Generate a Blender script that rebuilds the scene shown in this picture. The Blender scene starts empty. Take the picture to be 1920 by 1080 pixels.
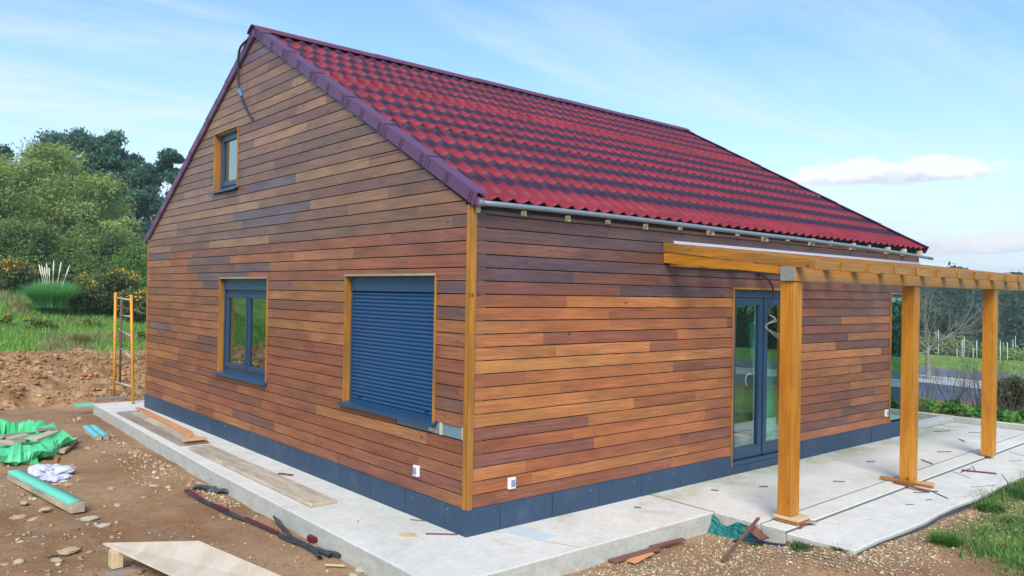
import bpy, bmesh, math, random
import numpy as np
from mathutils import Vector, Matrix, noise
R = math.radians
random.seed(7); rng = np.random.default_rng(7)
SC = bpy.context.scene
COL = SC.collection

# ------------------------------------------------------------------ camera
cam = bpy.data.cameras.new('camera'); camo = bpy.data.objects.new('camera', cam); COL.objects.link(camo)
CAM = Vector((-4.5045, -5.8721, 2.2634))
_y, _p, _r = R(49.5378), R(.3406), R(.9836)
F = Vector((math.cos(_y)*math.cos(_p), math.sin(_y)*math.cos(_p), math.sin(_p)))
_rt = Vector((math.sin(_y), -math.cos(_y), 0)); _up = _rt.cross(F)
RT = _rt*math.cos(_r) + _up*math.sin(_r); UP = -_rt*math.sin(_r) + _up*math.cos(_r)
camo.matrix_world = Matrix(((RT.x, UP.x, -F.x, CAM.x), (RT.y, UP.y, -F.y, CAM.y), (RT.z, UP.z, -F.z, CAM.z), (0, 0, 0, 1)))
cam.sensor_width = 36; cam.lens = 1491.5/1920*36; cam.clip_start = .1; cam.clip_end = 3000
SC.camera = camo

# ------------------------------------------------------------------ light
SUN_EL, SUN_AZ = 42, 222            # azimuth the sun stands at, degrees clockwise from +y
sd = Vector((math.sin(R(SUN_AZ))*math.cos(R(SUN_EL)), math.cos(R(SUN_AZ))*math.cos(R(SUN_EL)), math.sin(R(SUN_EL))))
sun = bpy.data.lights.new('sun', 'SUN'); sun.energy = 3.6; sun.angle = R(28); sun.color = (1, .93, .82)
suno = bpy.data.objects.new('sun', sun); COL.objects.link(suno)
suno.rotation_euler = sd.to_track_quat('Z', 'Y').to_euler(); suno.location = (0, 0, 30)

world = bpy.data.worlds.new('World'); SC.world = world; world.use_nodes = True
wt = world.node_tree; wt.nodes.clear()
SKY_STRENGTH = .15

class NT:
    """tiny node helper"""
    def __init__(s, tree): s.t = tree
    def n(s, kind, **kw):
        nd = s.t.nodes.new(kind)
        for k, v in kw.items():
            if k[0] == '_': setattr(nd, k[1:], v)
        for k, v in kw.items():
            if k[0] == '_': continue
            key = k.replace('__', ' ')
            if key[0] == 'i' and key[1:].isdigit(): key = int(key[1:])
            sock = nd.inputs[key]
            if isinstance(v, bpy.types.NodeSocket): s.t.links.new(v, sock)
            else:
                if hasattr(v, '__len__') and sock.type == 'VECTOR': v = tuple(v)[:3]
                if hasattr(v, '__len__') and sock.type == 'RGBA' and len(v) == 3: v = (*v, 1)
                sock.default_value = v
        return nd
    def math(s, op, a, b=0.0, c=0.0, clamp=False):
        return s.n('ShaderNodeMath', _operation=op, _use_clamp=clamp, i0=a, i1=b, i2=c).outputs[0]
    def vmath(s, op, a, b=(0, 0, 0)):
        nd = s.n('ShaderNodeVectorMath', _operation=op, i0=a, i1=b)
        return nd.outputs['Value'] if op in ('DOT_PRODUCT', 'LENGTH') else nd.outputs[0]
    def mix(s, f, a, b, mode='MIX'):
        nd = s.t.nodes.new('ShaderNodeMix'); nd.data_type = 'RGBA'; nd.blend_type = mode
        for k, v in ((0, f), (6, a), (7, b)):
            if isinstance(v, bpy.types.NodeSocket): s.t.links.new(v, nd.inputs[k])
            else:
                if k != 0 and len(v) == 3: v = (*v, 1)
                nd.inputs[k].default_value = v
        return nd.outputs[2]
    def ramp(s, f, a, b, smooth=True):
        return s.n('ShaderNodeMapRange', _interpolation_type='SMOOTHSTEP' if smooth else 'LINEAR', i0=f, i1=a, i2=b, i3=0.0, i4=1.0).outputs[0]
    def noise(s, vec, scale, detail=5, rough=.55, dist=0.):
        return s.n('ShaderNodeTexNoise', Vector=vec, Scale=scale, Detail=detail, Roughness=rough, Distortion=dist).outputs[0]
    def sep(s, v):
        return s.n('ShaderNodeSeparateXYZ', i0=v).outputs
    def comb(s, x, y, z):
        return s.n('ShaderNodeCombineXYZ', i0=x, i1=y, i2=z).outputs[0]

w = NT(wt)
sky = w.n('ShaderNodeTexSky', _sky_type='NISHITA', _sun_disc=False)
sky.sun_elevation = R(SUN_EL); sky.sun_rotation = R(SUN_AZ); sky.altitude = 50; sky.air_density = 1.0; sky.dust_density = .6; sky.ozone_density = 1.2
dirv = w.n('ShaderNodeTexCoord').outputs['Generated']
dx, dy, dz = w.sep(dirv)
zc = w.math('MAXIMUM', dz, .015)
pl = w.comb(w.math('DIVIDE', dx, zc), w.math('DIVIDE', dy, zc), 0.0)      # cloud sheet seen from below
# wispy cirrus, stretched along one bearing
rot = w.n('ShaderNodeMapping', Vector=pl, Rotation=(0, 0, R(28)), Scale=(.16, .62, 1)).outputs[0]
cir = w.noise(rot, 1.3, 7, .62, .7)
cir = w.ramp(cir, .44, .78)
veil = w.noise(w.n('ShaderNodeMapping', Vector=pl, Rotation=(0, 0, R(-14)), Scale=(.1, .25, 1)).outputs[0], 1.0, 4, .55, .3)
veil = w.ramp(veil, .42, .72)
hor = w.ramp(dz, .30, .0)
cmask = w.math('ADD', w.math('MULTIPLY', cir, .68), w.math('MULTIPLY', veil, .20))
cmask = w.math('ADD', cmask, w.math('MULTIPLY', hor, .72), clamp=True)
# one low cumulus to the east, with a smaller bank under it
az = w.math('ARCTAN2', dx, dy)
def cumulus(az0, el0, wa, we, sc, seed):
    a = w.math('DIVIDE', w.math('SUBTRACT', az, az0), wa)
    e = w.math('DIVIDE', w.math('SUBTRACT', dz, el0), we)
    e2 = w.math('MULTIPLY', e, w.math('ADD', 1.0, w.math('MULTIPLY', w.math('LESS_THAN', e, 0.0), 1.1)))
    rr = w.math('SQRT', w.math('ADD', w.math('MULTIPLY', a, a), w.math('MULTIPLY', e2, e2)))
    nz = w.noise(w.n('ShaderNodeMapping', Vector=dirv, Location=(seed, 0, 0), Scale=(1, 1, 2.2)).outputs[0], sc, 8, .6)
    m = w.ramp(w.math('ADD', rr, w.math('MULTIPLY', w.math('SUBTRACT', nz, .5), 2.6)), 1.05, .55)
    sh = w.ramp(w.math('ADD', e, w.math('MULTIPLY', w.math('SUBTRACT', nz, .5), -3.0)), -.75, .35)
    return m, sh
m1, s1 = cumulus(R(65.9), .139, .125, .021, 17, 3.1)
m2, s2 = cumulus(R(72), .060, .20, .022, 12, 8.7)
skyc = w.n('ShaderNodeHueSaturation', Color=sky.outputs[0], Saturation=.92, Value=1.0).outputs[0]
skyc = w.mix(1.0, skyc, (.72, .96, 1.10, 1), 'MULTIPLY')
skyc = w.n('ShaderNodeVectorMath', _operation='SCALE', i0=skyc, Scale=SKY_STRENGTH*1.35).outputs[0]
CLD = (.88, .96, 1.04, 1)
skyc = w.mix(cmask, skyc, CLD)
skyc = w.mix(w.math('MULTIPLY', m2, .85), skyc, w.mix(s2, (.62, .72, .86, 1), (1.0, 1.0, 1.02, 1)))
skyc = w.mix(w.math('MULTIPLY', m1, .92), skyc, w.mix(s1, (.50, .60, .78, 1), (1.05, 1.03, 1.03, 1)))
bg = w.n('ShaderNodeBackground', Color=skyc, Strength=1.0)
wo = w.n('ShaderNodeOutputWorld', Surface=bg.outputs[0])

SC.view_settings.view_transform = 'Standard'; SC.view_settings.look = 'None'
SC.view_settings.exposure = 0.08; SC.view_settings.gamma = 1; SC.view_settings.use_curve_mapping = False
SC.cycles.max_bounces = 6; SC.cycles.diffuse_bounces = 3; SC.cycles.glossy_bounces = 3; SC.cycles.transparent_max_bounces = 8
SC.cycles.use_denoising = True; SC.cycles.sample_clamp_indirect = 4

# ------------------------------------------------------------------ materials
def newmat(name):
    m = bpy.data.materials.new(name); m.use_nodes = True; m.node_tree.nodes.clear()
    return m, NT(m.node_tree)
def finish(n, col, rough=.6, bump=None, bstr=.3, bdist=.01, metal=0., spec=.5, coat=0., extra=None):
    kw = dict(Base__Color=col, Roughness=rough, Metallic=metal, Specular__IOR__Level=spec, Coat__Weight=coat)
    if bump is not None:
        kw['Normal'] = n.n('ShaderNodeBump', Height=bump, Strength=bstr, Distance=bdist).outputs[0]
    if extra: kw.update(extra)
    p = n.n('ShaderNodeBsdfPrincipled', **kw)
    n.n('ShaderNodeOutputMaterial', Surface=p.outputs[0])
def c4(c): return (*c, 1)
def wood(name, base, rough=.5, grain=.35, vcol=False, knots=.0, coat=0., patch=.25, tint=None, gs=34):
    m, n = newmat(name)
    uv = n.n('ShaderNodeUVMap').outputs[0]
    sc = n.n('ShaderNodeMapping', Vector=uv, Scale=(1.1, gs, 1)).outputs[0]
    fine = n.noise(sc, 1.6, 7, .65, .6)
    fig = n.noise(n.n('ShaderNodeMapping', Vector=uv, Scale=(.9, 7, 1)).outputs[0], 1.5, 3, .5, .4)
    u, v, _ = n.sep(uv)
    ring = n.math('SINE', n.math('MULTIPLY', n.math('ADD', v, n.math('MULTIPLY', fig, .16)), 190.))
    ring = n.math('MULTIPLY_ADD', ring, .5, .5)
    ringm = n.ramp(n.noise(uv, .9, 2), .45, .65)
    pat = n.noise(n.n('ShaderNodeMapping', Vector=uv, Scale=(1.2, 5, 1)).outputs[0], 1.4, 3)
    col = n.n('ShaderNodeVertexColor', _layer_name='Col').outputs[0] if vcol else c4(base)
    if vcol:       # stain takes unevenly along each board
        st_ = n.ramp(n.noise(n.n('ShaderNodeMapping', Vector=uv, Scale=(.8, 4, 1)).outputs[0], 1.7, 4, .6), .48, .66)
        col = n.mix(n.math('MULTIPLY', st_, .8), col, n.mix(1.0, col, (.74, .78, 1.02, 1), 'MULTIPLY'))
    if tint: col = n.mix(n.ramp(pat, .4, .65), col, c4(tint))
    g = n.math('ADD', n.math('MULTIPLY', fine, 1.0), n.math('MULTIPLY', n.math('MULTIPLY', ring, ringm), .25))
    k = n.ramp(g, .3, .85, False)
    k = n.math('MULTIPLY_ADD', k, 2*grain, 1-grain)
    k = n.math('MULTIPLY', k, n.math('MULTIPLY_ADD', pat, 2*patch, 1-patch))
    colr = n.n('ShaderNodeVectorMath', _operation='SCALE', i0=col, Scale=k).outputs[0]
    if knots:
        vo = n.n('ShaderNodeTexVoronoi', Vector=n.n('ShaderNodeMapping', Vector=uv, Scale=(3.2, 5.0, 1)).outputs[0], Scale=1.3)
        dd = n.math('ADD', vo.outputs['Distance'], n.math('MULTIPLY', n.math('SUBTRACT', fine, .5), .05))
        kn = n.math('MULTIPLY', n.ramp(dd, .125, .07), n.math('GREATER_THAN', n.sep(vo.outputs['Color'])[0], 1-.22*knots))
        colr = n.mix(n.math('MULTIPLY', kn, .75), colr, (.05, .022, .012, 1))
    finish(n, colr, n.math('MULTIPLY_ADD', fine, .25, rough-.12), fine, .25, .003, coat=coat)
    return m
def plain(name, col, rough=.5, metal=0., var=.12, sc=6., bump=.1, coat=0., dirt=None, spec=.5, bd=.003):
    m, n = newmat(name)
    oc = n.n('ShaderNodeTexCoord').outputs['Object']
    a = n.noise(oc, sc, 6, .6); b = n.noise(oc, sc*9, 3)
    k = n.math('MULTIPLY_ADD', a, 2*var, 1-var)
    c = n.n('ShaderNodeVectorMath', _operation='SCALE', i0=c4(col)[:3], Scale=k).outputs[0]
    if dirt: c = n.mix(n.math('MULTIPLY', n.ramp(n.noise(oc, sc*.6, 8, .7), .52, .75), dirt[1]), c, c4(dirt[0]))
    finish(n, c, n.math('MULTIPLY_ADD', a, .2, rough-.1), b, bump, bd, metal=metal, coat=coat, spec=spec)
    return m
def leaf(name, rough=.55, tr=.35):
    m, n = newmat(name)
    col = n.n('ShaderNodeVertexColor', _layer_name='Col').outputs[0]
    p = n.n('ShaderNodeBsdfPrincipled', Base__Color=col, Roughness=rough, Specular__IOR__Level=.35)
    t = n.n('ShaderNodeBsdfTranslucent', Color=n.mix(1.0, col, (1.3, 1.35, .7, 1), 'MULTIPLY'))
    n.n('ShaderNodeOutputMaterial', Surface=n.n('ShaderNodeMixShader', Fac=tr, i1=p.outputs[0], i2=t.outputs[0]).outputs[0])
    return m
def glass(name, tint=(.5, .62, .6), base=.16, gt=(.85, 1, .96), fm=1.7):
    m, n = newmat(name)
    lw = n.n('ShaderNodeFresnel', IOR=1.52).outputs[0]
    f = n.math('MULTIPLY_ADD', lw, fm, base, clamp=True)
    oc = n.n('ShaderNodeTexCoord').outputs['Object']
    bmp = n.n('ShaderNodeBump', Height=n.noise(oc, .9, 1), Strength=.05, Distance=.02).outputs[0]
    s = n.n('ShaderNodeMixShader', Fac=f, i1=n.n('ShaderNodeBsdfTransparent', Color=c4(tint)).outputs[0],
            i2=n.n('ShaderNodeBsdfGlossy', Color=c4(gt), Roughness=.01, Normal=bmp).outputs[0])
    n.n('ShaderNodeOutputMaterial', Surface=s.outputs[0]); return m
def concrete(name, col=(.50, .51, .50), rust=.42, green=.15, dark=.15, moss=0.):
    m, n = newmat(name)
    g = n.n('ShaderNodeNewGeometry'); oc = g.outputs['Position']
    a = n.noise(oc, .9, 7, .6); b = n.noise(oc, 5, 7, .65); c = n.noise(oc, 60, 3); d = n.noise(oc, 16, 5, .7)
    k = n.math('MULTIPLY_ADD', a, .42, n.math('MULTIPLY_ADD', b, .40, .60))
    k = n.math('MULTIPLY', k, n.math('MULTIPLY_ADD', d, .40, .80))
    colr = n.n('ShaderNodeVectorMath', _operation='SCALE', i0=col, Scale=k).outputs[0]
    colr = n.mix(n.math('MULTIPLY', n.ramp(n.noise(oc, 1.3, 6, .65, .4), .56, .74), rust), colr, (.42, .29, .18, 1))
    colr = n.mix(n.math('MULTIPLY', n.ramp(n.noise(n.n('ShaderNodeMapping', Vector=oc, Location=(9, 4, 2)).outputs[0], .8, 6, .6), .5, .7), green), colr, (.34, .38, .27, 1))
    if moss:       # algae film along the foot of the wall
        yy = n.sep(oc)[1]; near_ = n.math('MULTIPLY', n.ramp(n.math('ADD', yy, n.math('MULTIPLY', n.math('SUBTRACT', b, .5), 1.2)), -.62, -.1), n.ramp(n.noise(oc, 2.2, 6, .7), .38, .6))
        colr = n.mix(n.math('MULTIPLY', near_, moss), colr, (.36, .38, .20, 1))
    cr = n.ramp(n.noise(n.n('ShaderNodeMapping', Vector=oc, Scale=(3, 14, 3), Rotation=(0, 0, .15)).outputs[0], 1.2, 6, .7), .60, .78)
    colr = n.mix(n.math('MULTIPLY', cr, .30), colr, (.36, .34, .31, 1))
    sp = n.ramp(n.noise(oc, 24, 2, .5), .68, .74)
    colr = n.mix(n.math('MULTIPLY', sp, .45), colr, (.14, .12, .10, 1))
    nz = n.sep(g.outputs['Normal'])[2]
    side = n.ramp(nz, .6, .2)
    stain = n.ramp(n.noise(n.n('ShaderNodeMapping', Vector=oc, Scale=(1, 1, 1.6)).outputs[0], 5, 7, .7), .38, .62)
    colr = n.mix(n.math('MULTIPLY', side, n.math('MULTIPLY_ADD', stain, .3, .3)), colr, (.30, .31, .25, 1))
    h = n.math('ADD', n.math('MULTIPLY', b, .6), n.math('MULTIPLY', c, .25))
    finish(n, colr, .85, h, .35, .012, spec=.3)
    return m

M = {}
M['clad'] = wood('stained_cladding', (.3, .14, .08), .42, .36, vcol=True, knots=.9, patch=.34, gs=30)
M['honey'] = wood('honey_stained_pine', (.36, .165, .030), .45, .34, knots=1.5, coat=.08, patch=.24, tint=(.42, .175, .020))
M['tantrim'] = wood('grey_tan_trim', (.36, .29, .20), .6, .25)
M['post'] = wood('amber_stained_pine', (.56, .225, .014), .42, .28, knots=1.5, coat=.1, patch=.22, tint=(.44, .155, .008))
M['beamw'] = wood('pale_orange_pine', (.52, .27, .11), .5, .28, knots=1.6, patch=.28, tint=(.52, .20, .03))
M['raw'] = wood('raw_pine', (.66, .50, .30), .65, .22, knots=1.3, patch=.2)
M['ply'] = wood('plywood_face', (.70, .58, .43), .7, .10, patch=.10, tint=(.76, .66, .52), gs=5)
M['plyedge'] = wood('plywood_edge', (.46, .26, .10), .7, .3)
M['greyboard'] = wood('weathered_board', (.44, .38, .30), .85, .40, patch=.35, tint=(.52, .42, .30))
M['darkboard'] = wood('old_formwork', (.30, .24, .20), .85, .35, patch=.3)
M['orangewood'] = wood('orange_batten', (.66, .30, .14), .6, .25)
M['redwood'] = wood('brown_offcut', (.20, .085, .06), .6, .35)
M['purlin'] = wood('rafter_tail_pine', (.66, .54, .34), .7, .18)
M['capstone'] = plain('mitred_grey_end_grain', (.24, .25, .24), .8, var=.35, sc=30)
M['blue'] = plain('slate_blue_metal', (.019, .065, .145), .38, var=.06, sc=3, bump=.03, coat=.15)
M['shut'] = plain('shutter_blue', (.012, .072, .185), .36, var=.04, sc=2, bump=0.)
M['frameb'] = plain('window_frame_blue', (.017, .055, .115), .38, var=.05, sc=3, bump=.02, coat=.15)
M['panel'] = plain('blue_plinth_panel', (.028, .062, .115), .6, var=.22, sc=4, bump=.1, dirt=((.22, .25, .28), .16))
M['black'] = plain('black_gap', (.012, .010, .012), .9)
M['cable'] = plain('black_cable', (.02, .02, .03), .5)
M['bluetape'] = plain('blue_tape', (.02, .28, .7), .5)
M['screwm'] = plain('dull_screw', (.22, .28, .36), .5)
M['white'] = plain('white_plastic', (.80, .81, .82), .4, var=.04)
M['greyflap'] = plain('grey_blue_flap', (.22, .30, .40), .4, var=.04)
M['pipe'] = plain('grey_pvc', (.19, .24, .29), .35, var=.1)
M['verge'] = plain('purple_metal_trim', (.12, .046, .115), .42, var=.12, sc=4, bump=.05)
M['ridge'] = plain('plum_ridge_metal', (.15, .038, .085), .45, var=.12, sc=4)
M['inner'] = plain('interior_wall', (.55, .50, .44), .9)  # plain pale tan for the inner wall faces
M['innerfloor'] = plain('interior_floor', (.50, .47, .42), .8)
M['greysheet'] = plain('membrane_grey', (.16, .24, .29), .7, var=.2)
M['glass'] = glass('window_glass', (.55, .66, .64), .20)
M['glassd'] = glass('door_glass', (.94, .98, .97), .0, fm=.45)
M['glassg'] = glass('green_reflection_glass', (.18, .30, .30), .30, (.55, .85, .80))  # green reflection of the surroundings put into the glass colour
M['greytrim'] = plain('pale_edge_trim', (.60, .58, .66), .4, var=.08)
M['jointgrey'] = plain('dusty_joint', (.16, .16, .15), .9)
M['conc'] = concrete('walkway_concrete', (.66, .64, .59))
M['conc2'] = concrete('terrace_concrete', (.66, .64, .59), .08, .30, moss=.7)
M['conc3'] = concrete('outer_path_concrete', (.67, .655, .61), .10, .14)
M['kerb'] = concrete('kerb_concrete', (.55, .55, .54), .1, .05)
M['orange'] = plain('yellow_orange_paint', (.80, .33, .015), .45, var=.2, sc=9, dirt=((.30, .12, .05), .6))
M['galv'] = plain('worn_steel', (.48, .45, .42), .5, var=.3, sc=12, dirt=((.28, .12, .06), .6))
M['rusty'] = plain('rusty_steel', (.16, .09, .07), .8, var=.3)
M['green_bag'] = plain('green_rubble_sack', (.10, .58, .27), .45, var=.2, sc=3, bump=.4, bd=.01)
M['mint'] = plain('mint_underlay', (.16, .62, .46), .5, var=.12, sc=5, bump=.2)
M['mintblue'] = plain('turquoise_film', (.16, .58, .60), .45, var=.12, sc=5)
M['whitebag'] = plain('white_plastic_bag', (.62, .64, .78), .45, var=.12, sc=8, bump=.4, bd=.01)
M['tarp'] = plain('teal_net', (.006, .16, .15), .6, var=.3, sc=8, bump=.4, bd=.01)
M['strapred'] = plain('dark_red_strap', (.15, .012, .035), .45, var=.2)
M['strapblack'] = plain('black_rubber', (.045, .05, .06), .55, var=.3)
M['navy'] = plain('navy_strip', (.02, .03, .09), .5, var=.3)
M['rock'] = plain('sandstone', (.46, .33, .21), .9, var=.3, sc=10, bump=.6, bd=.01)
M['rockg'] = plain('grey_limestone', (.46, .40, .31), .9, var=.25, sc=10, bump=.6, bd=.01)
M['bark'] = plain('pale_bark', (.22, .20, .17), .9, var=.3, sc=6, bump=.4)
M['barkd'] = plain('dark_bark', (.10, .08, .06), .9, var=.3, sc=6, bump=.4)
M['leaf'] = leaf('foliage_leaf')
M['grassm'] = leaf('grass_blade', .6, .3)
M['plume'] = plain('pampas_plume', (.78, .72, .58), .9, var=.1)
M['polem'] = plain('white_pole_paint', (.66, .68, .66), .5)
M['hillm'] = plain('far_ridge_haze_blue', (.20, .29, .40), 1., var=.12, sc=.02)  # blue of the distance haze put into the hill colour

def roofmat():
    m, n = newmat('tile_effect_roof_sheet')
    uv = n.n('ShaderNodeUVMap').outputs[0]; u, v, _ = n.sep(uv)
    g = n.n('ShaderNodeNewGeometry').outputs['Position']
    nz = n.math('SUBTRACT', n.noise(g, 9, 5, .6), .5); nf = n.noise(g, 70, 3)
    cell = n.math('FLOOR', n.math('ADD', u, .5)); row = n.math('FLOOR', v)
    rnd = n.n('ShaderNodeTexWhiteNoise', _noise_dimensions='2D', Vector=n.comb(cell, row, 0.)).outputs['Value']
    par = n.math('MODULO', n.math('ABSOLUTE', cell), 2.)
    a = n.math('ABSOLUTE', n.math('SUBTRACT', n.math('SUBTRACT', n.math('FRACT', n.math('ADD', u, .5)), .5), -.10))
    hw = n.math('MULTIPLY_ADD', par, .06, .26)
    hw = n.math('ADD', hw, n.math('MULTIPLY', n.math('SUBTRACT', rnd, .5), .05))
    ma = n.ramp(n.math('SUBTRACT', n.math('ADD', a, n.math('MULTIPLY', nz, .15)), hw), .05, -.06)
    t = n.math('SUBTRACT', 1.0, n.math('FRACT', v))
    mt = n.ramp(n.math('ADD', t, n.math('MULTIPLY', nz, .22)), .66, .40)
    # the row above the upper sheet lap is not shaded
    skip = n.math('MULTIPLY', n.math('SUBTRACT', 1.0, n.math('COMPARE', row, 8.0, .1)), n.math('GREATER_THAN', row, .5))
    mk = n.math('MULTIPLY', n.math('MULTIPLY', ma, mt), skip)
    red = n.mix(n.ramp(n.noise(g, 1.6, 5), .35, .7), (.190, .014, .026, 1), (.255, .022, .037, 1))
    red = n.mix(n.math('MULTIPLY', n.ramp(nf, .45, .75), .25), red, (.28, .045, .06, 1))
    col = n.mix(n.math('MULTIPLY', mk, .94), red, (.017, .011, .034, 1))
    finish(n, col, .55, n.math('ADD', nf, n.math('MULTIPLY', nz, 2.)), .25, .004, spec=.4)
    return m
M['roof'] = roofmat()

def groundmat():
    m, n = newmat('building_site_ground')
    pos = n.n('ShaderNodeNewGeometry').outputs['Position']
    mk = n.n('ShaderNodeVertexColor', _layer_name='Mask').outputs[0]
    gr, gv, bk = n.sep(mk)
    a = n.noise(pos, .55, 8, .62); b = n.noise(pos, 3.3, 8, .68); c = n.noise(pos, 22, 6, .7); d = n.noise(pos, 110, 4, .7)
    dirt = n.mix(n.ramp(a, .38, .62), (.285, .150, .072, 1), (.43, .270, .148, 1))
    dirt = n.mix(n.math('MULTIPLY', n.ramp(b, .48, .62), .6), dirt, (.31, .225, .155, 1))
    dirt = n.mix(n.math('MULTIPLY', n.ramp(c, .50, .68), .55), dirt, (.135, .066, .036, 1))
    vo = n.n('ShaderNodeTexVoronoi', Vector=pos, Scale=26., Randomness=1.)
    peb = n.math('MULTIPLY', n.ramp(vo.outputs['Distance'], .26, .16), n.ramp(n.sep(vo.outputs['Color'])[0], .74, .78))
    dirt = n.mix(n.math('MULTIPLY', peb, .8), dirt, (.40, .32, .24, 1))
    vg = n.n('ShaderNodeTexVoronoi', Vector=pos, Scale=62., Randomness=1.)
    gcol = n.mix(n.sep(vg.outputs['Color'])[0], (.32, .22, .13, 1), (.64, .52, .37, 1))
    gcol = n.mix(n.ramp(vg.outputs['Distance'], .3, .62), gcol, (.22, .15, .09, 1))
    gcol = n.mix(n.math('MULTIPLY', n.ramp(b, .45, .65), .45), gcol, (.36, .25, .16, 1))
    gmask = n.ramp(n.math('ADD', gv, n.math('MULTIPLY', n.math('SUBTRACT', c, .5), .9)), .38, .62)
    col = n.mix(gmask, dirt, gcol)
    bank = n.mix(n.ramp(b, .4, .65), (.29, .150, .066, 1), (.50, .325, .18, 1))
    bank = n.mix(n.math('MULTIPLY', n.ramp(c, .5, .72), .75), bank, (.12, .058, .030, 1))
    vb = n.n('ShaderNodeTexVoronoi', Vector=pos, Scale=9., Randomness=1.)
    pb = n.math('MULTIPLY', n.ramp(n.math('ADD', vb.outputs['Distance'], n.math('MULTIPLY', c, .2)), .40, .26), n.ramp(n.sep(vb.outputs['Color'])[0], .62, .66))
    bank = n.mix(n.math('MULTIPLY', pb, .75), bank, (.46, .34, .22, 1))
    col = n.mix(n.ramp(n.math('ADD', bk, n.math('MULTIPLY', n.math('SUBTRACT', b, .5), .5)), .35, .65), col, bank)
    grass = n.mix(n.ramp(b, .4, .65), (.11, .21, .045, 1), (.23, .37, .07, 1))
    grass = n.mix(n.math('MULTIPLY', n.ramp(a, .48, .62), .5), grass, (.17, .19, .07, 1))
    grass = n.mix(n.math('MULTIPLY', n.ramp(c, .55, .75), .4), grass, (.045, .07, .02, 1))
    col = n.mix(n.ramp(n.math('ADD', gr, n.math('MULTIPLY', n.math('SUBTRACT', b, .5), .9)), .38, .6), col, grass)
    h = n.math('ADD', n.math('MULTIPLY', c, .6), n.math('MULTIPLY', d, .35))
    h = n.math('ADD', h, n.math('MULTIPLY', gmask, n.math('MULTIPLY', n.ramp(vg.outputs['Distance'], .5, .1), .8)))
    finish(n, col, .95, h, .8, .03, spec=.2)
    return m
M['ground'] = groundmat()
def asphalt():
    m, n = newmat('asphalt')
    pos = n.n('ShaderNodeNewGeometry').outputs['Position']
    a = n.noise(pos, .5, 5); d = n.noise(pos, 30, 4)
    c = n.mix(n.ramp(a, .35, .7), (.055, .075, .105, 1), (.085, .11, .145, 1)); c = n.mix(n.math('MULTIPLY', n.ramp(d, .5, .8), .3), c, (.16, .18, .2, 1))
    finish(n, c, .8, d, .4, .01); return m
M['asphalt'] = asphalt()
M['gutterstrip'] = plain('pale_channel_concrete', (.40, .44, .48), .85, var=.12, sc=1.)
M['footway'] = plain('footway_asphalt', (.15, .16, .18), .9, var=.15, sc=1.)

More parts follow.
